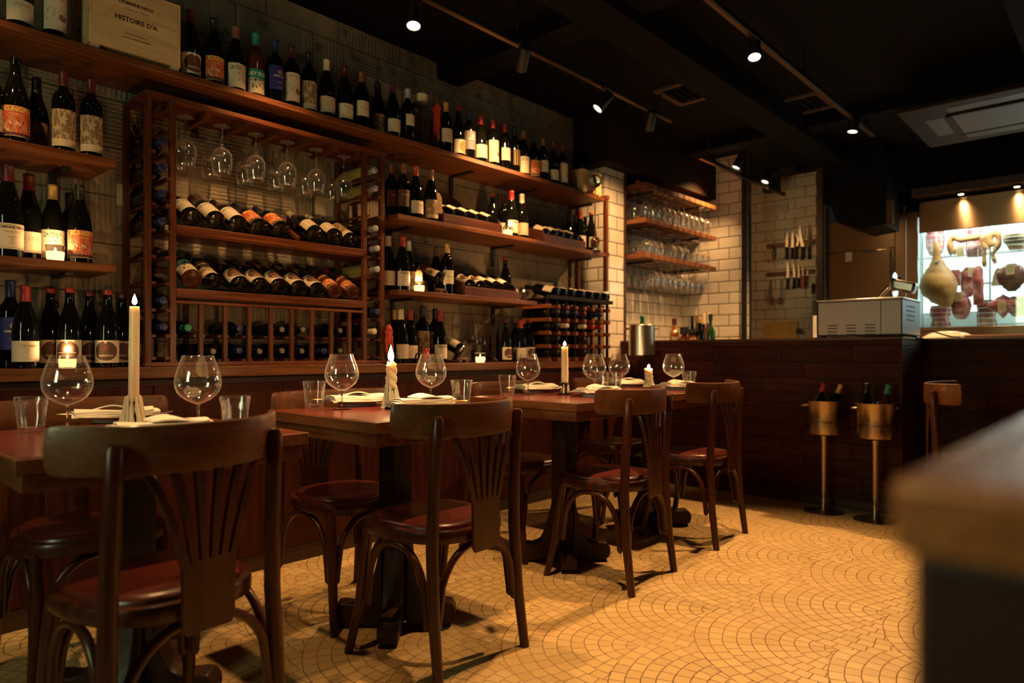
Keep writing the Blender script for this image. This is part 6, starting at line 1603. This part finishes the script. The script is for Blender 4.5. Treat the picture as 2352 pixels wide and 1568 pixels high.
ZAC = 2.5
ac0, ac1 = atZ(2065, 265, ZAC), atZ(2130, 345, ZAC)
ac = thing('ceiling_cassette', 'square ceiling cassette air conditioner with curved louvres', 'air conditioner', (ac0.x, ac0.y, ZAC))
S_ = ac1.x - ac0.x
ACM = plain('cassette_grey', (.014, .009, .007), .6, spec=.15)
MB().box(0, S_, -S_, .02, .012, .045).build('panel', ACM, ac, bevel=.008)
MB().box(.08, S_ - .08, -S_ + .08, -.06, .046, ZS - ZAC - .001).build('body', CEILM, ac)
MB().box(.26, S_ - .26, -S_ + .26, -.24, .004, .0115).build('grille', plain('cassette_grille', (.02, .017, .015), .5), ac, bevel=.003)
fr_ = MB()
for a, b, c_, d in ((.235, S_ - .235, -S_ + .235, -S_ + .262), (.235, S_ - .235, -.242, -.215), (.235, .262, -S_ + .235, -.215), (S_ - .262, S_ - .235, -S_ + .235, -.215)): fr_.box(a, b, c_, d, .0, .0118)
fr_.build('grille_frame', ACM, ac, bevel=.002)
for a, b, c_, d in ((.28, S_ - .28, -.19, -.09), (.28, S_ - .28, -S_ + .09, -S_ + .19), (.10, .20, -S_ + .28, -.24), (S_ - .20, S_ - .10, -S_ + .28, -.24)):
    MB().box(a, b, c_, d, .0105, .0118).build('louvre', plain('louvre_black', (.008, .007, .007), .5), ac)
for (p0, q0, lab) in (((1785, 247), (1895, 242), 'square ceiling vent grille nearer the kitchen'), ((1530, 213), (1645, 213), 'square ceiling vent grille nearer the bottle wall')):
    a, b = atZ(*p0, ZS - .02), atZ(*q0, ZS - .02); cx, cy = (a.x + b.x) / 2, (a.y + b.y) / 2
    v = thing('ceiling_vent', lab, 'vent', (cx, cy, ZS - .02), 0, 'ceiling vents'); m = MB()
    for q in ((-.19, .19, -.19, -.15), (-.19, .19, .15, .19), (-.19, -.15, -.15, .15), (.15, .19, -.15, .15)): m.box(*q, 0, .0195)
    m.build('frame', plain('vent_brown', (.05, .028, .02), .5), v, bevel=.002)
    for k in range(6): MB().box(-.15, .15, -.14 + k * .052, -.132 + k * .052, .003, .0195).build('slat', CEILM, v)
pg = atZ(1981, 365, ZS - .03)
gm = thing('twin_downlight', 'glowing twin recessed downlight on the ceiling near the kitchen', 'downlight', (pg.x, pg.y, ZS - .03))
MB().box(-.06, .06, -.13, .13, .012, .029).build('plate', BLACK, gm, bevel=.002)
for y in (-.06, .06): MB().lathe([(0, 0), (.036, 0), (.04, .0115), (0, .0115)], 20).build('bulb', emit('downlight_bulb', (1., .72, .32), 14), gm, (0, y, 0))
l = bpy.data.lights.new('downlight', 'SPOT'); l.energy = 120; l.color = (1., .62, .3); l.spot_size = R(110); l.spot_blend = .7; l.shadow_soft_size = .05
lo = bpy.data.objects.new('downlight', l); COL.objects.link(lo); lo.location = (pg.x, pg.y, ZS - .045)
for px in (2207, 2336):                                        # small lamps under the cabinet canopy
    q = atX(px, 452, XD - .06)
    o = thing('canopy_downlight', 'small downlight glowing above the curing cabinet, %s the middle of its header' % ('before' if px < 2300 else 'past'), 'downlight', (XD - .06, q.y, ZH + .012), 0, 'downlights above the curing cabinet')
    MB().lathe([(0, .001), (.022, .001), (.026, .0)], 16).lathe([(.026, 0), (.026, .02), (0, .02)], 16).build('can', BLACK, o); MB().lathe([(0, -.002), (.02, -.002), (.02, .0005), (0, .0005)], 16).build('bulb', emit('canopy_bulb', (1., .75, .35), 14), o)
    l = bpy.data.lights.new('canopy_light', 'SPOT'); l.energy = 60; l.color = (1., .62, .28); l.spot_size = R(120); l.spot_blend = .8; l.shadow_soft_size = .02
    lo = bpy.data.objects.new('canopy_light', l); COL.objects.link(lo); lo.location = (XD - .06, q.y, ZH + .004)
cn = MB().box(XD - .14, XD + .66, yr, y3_ + .02, ZH + .033, ZH + .10)
tag(cn.build('cabinet_canopy', plain('canopy_brown', (.04, .02, .012), .5)), 'dark brown canopy strip running above the curing cabinet', 'canopy')
struct('wall_header', MB().box(XD - .1, XD + .6, Y0, 2.24, ZH + .101, ZS), CEILM)
# ---------------------------------------------------------------- ceiling fixtures and light
WARM = (1., .52, .19)
LENS_ON = emit('lamp_lens_lit', (1., .78, .45), 9)
LENS_OFF = plain('lamp_lens_dark', (.05, .04, .03), .3)
def track(name_label, p, q):
    o = thing('track_rail', name_label, 'lighting track', ((p[0] + q[0]) / 2, (p[1] + q[1]) / 2, p[2]))
    L = (Vector(q) - Vector(p)).length / 2
    MB().box(-L, L, -.017, .017, 0, .03).build('rail', BLACK, o, bevel=.002)
    MB().box(-L, L, -.009, .009, -.0015, .0005).build('conductor', plain('copper', (.2, .1, .05), .4, 1.), o)
    k = max(2, int(L * 2 / 1.2) + 1)
    for i in range(k):
        x = -L + .15 + (2 * L - .3) * i / (k - 1)
        MB().tube([(x, 0, .03), (x, 0, ZS - p[2])], .006, 8).build('hanger', BLACK, o)
    return o
ZTR = 2.60
track('black lighting track running above the tables beside the bottle wall', (-.4, 2.42, ZTR), (4.3, 2.42, ZTR))
track('black lighting track over the open floor in the room middle', (-1.1, 1.46, ZTR), (5.6, 1.46, ZTR))
track('short black lighting track end hanging before the tiled knife wall', (5.0, 2.56, 2.52), (6.75, 2.56, 2.52))
def spotlight(lens, aim, label, power, ztr, cone=58, on=True, blend=.6, col=WARM, lens_m=None):
    p = Vector(lens); d = (Vector(aim) - p).normalized()
    o = thing('track_spotlight', label, 'spotlight', p, 0, 'black cylinder spotlights on the ceiling tracks')
    M = d.to_track_quat('-Z', 'Y').to_matrix().to_4x4()
    m = MB().lathe([(.0, .125), (.030, .125), (.034, .12), (.034, .0), (.031, .0), (.031, .012), (.0, .012)], 20, M)
    m.build('housing', BLACK, o)
    MB().lathe([(0, .004), (.0308, .004), (.0308, .0085), (0, .0085)], 20, M).build('lens', (lens_m or LENS_ON) if on else LENS_OFF, o)
    b = M @ Vector((0, 0, .085))
    MB().tube([b + Vector((0, 0, .0)), Vector((b.x, b.y, ztr - p.z))], .008, 8).box(b.x - .03, b.x + .03, -.014 + b.y, .014 + b.y, ztr - p.z - .018, ztr - p.z).build('stem', BLACK, o)
    if on and power:
        l = bpy.data.lights.new('spot', 'SPOT'); l.energy = power; l.color = col; l.spot_size = R(cone); l.spot_blend = blend; l.shadow_soft_size = .028
        lo = bpy.data.objects.new('spot', l); COL.objects.link(lo); lo.location = p + d * .006; lo.rotation_euler = d.to_track_quat('-Z', 'Y').to_euler()
    return o
K = .5
spotlight(atY(950, 60, 2.42), (1.62, 2.05, .77), 'lit spotlight highest on the track above the second table', 260 * K, ZTR, 66, blend=.8)
spotlight(atY(1195, 160, 2.42), (3.2, 3.2, 1.75), 'dark bodied spotlight on the wall side track, second from the camera', 190 * K, ZTR, 62)
spotlight(atY(1372, 250, 2.42), (2.85, 2.9, 1.6), 'lit spotlight tilted towards us on the wall side track', 270 * K, ZTR, 62)
spotlight(atY(1490, 298, 2.42), (4.5, 3.05, 1.5), 'dark bodied spotlight near the end of the wall side track', 200 * K, ZTR, 80, blend=.9)
spotlight(atY(1733, 132, 1.46), (2.6, 1.0, 0), 'lit spotlight tilted towards us on the mid room track', 560 * K, ZTR, 84)
spotlight(atY(1958, 303, 1.46), (4.75, 1.75, 0), 'lit spotlight pointing straight down on the mid room track', 560 * K, ZTR, 128, blend=.45)
spotlight(atY(1690, 385, 2.56), (5.35, 3.1, 1.3), 'left of the three spotlights on the short kitchen track', 620 * K, 2.52, 100, blend=.9)
spotlight(atY(1757, 418, 2.56), (5.92, 2.95, 1.3), 'middle of the three spotlights on the short kitchen track', 560 * K, 2.52, 100, blend=.9)
spotlight(atY(1833, 467, 2.56), (7.03, 2.7, 1.35), 'dark spotlight silhouetted against the tiled knife wall', 1200 * K, 2.52, 95, blend=.8)
spotlight(atY(2270, 345, .95), (4.6, .9, 0.), 'cool lit spotlight hanging below the ceiling cassette', 90 * K, 2.6, 60, col=(.8, .9, 1.), lens_m=emit('lamp_lens_cool', (.75, .9, 1.), 6))
# spots above and behind the camera, on the same tracks
spotlight((1.75, 1.46, 2.46), (1.75, 1.2, 0), 'spotlight on the mid room track above the camera', 300 * K, ZTR, 85)
spotlight((-.6, 1.46, 2.46), (.5, -.1, .88), 'added unseen spotlight on the mid room track lighting the divider', 170 * K, ZTR, 26)  # extra lamp out of view, added to warm the divider cap and edge
spotlight((.35, 1.46, 2.46), (.72, 2.1, .77), 'added unseen spotlight on the mid room track lighting the nearest table', 150 * K, ZTR, 38)  # added out of view to brighten the tall candle's near side
spotlight((.95, 2.42, 2.46), (.72, 2.15, .77), 'spotlight on the wall side track above the nearest table', 130 * K, ZTR, 42)
spotlight((1.45, 2.42, 2.46), (1.62, 3.1, 1.30), 'added unseen spotlight on the wall side track washing the wine rack', 150 * K, ZTR, 64, blend=.9)  # wall washer added above the view to brighten the rack and its labels
spotlight((.2, 2.42, 2.46), (.25, 3.1, 1.6), 'spotlight on the wall side track above the left shelves', 60 * K, ZTR, 80)

# ---------------------------------------------------------------- camera
cam = bpy.data.cameras.new('camera'); co = bpy.data.objects.new('camera', cam); COL.objects.link(co)
cam.sensor_width = 36; cam.lens = 36 * CF / 2352
cam.shift_y = (CHY - 784) / 2352
co.location = (0, 0, CH); co.rotation_euler = (R(90), 0, TH - R(90))
cam.clip_start = .02
cam.dof.use_dof = True; cam.dof.focus_distance = 2.6; cam.dof.aperture_fstop = 2.0
SC.camera = co
w = bpy.data.worlds.new('world'); SC.world = w; w.use_nodes = True
w.node_tree.nodes['Background'].inputs[0].default_value = (.01, .008, .006, 1); w.node_tree.nodes['Background'].inputs[1].default_value = 1
SC.view_settings.view_transform = 'Standard'; SC.view_settings.look = 'None'; SC.view_settings.gamma = 1; SC.view_settings.exposure = -.18
cy = SC.cycles
cy.use_denoising = True
try: cy.denoiser = 'OPENIMAGEDENOISE'
except Exception: pass
cy.max_bounces = 12; cy.diffuse_bounces = 2; cy.glossy_bounces = 4; cy.transmission_bounces = 14; cy.transparent_max_bounces = 24
cy.sample_clamp_indirect = 4.; cy.caustics_reflective = False; cy.caustics_refractive = False
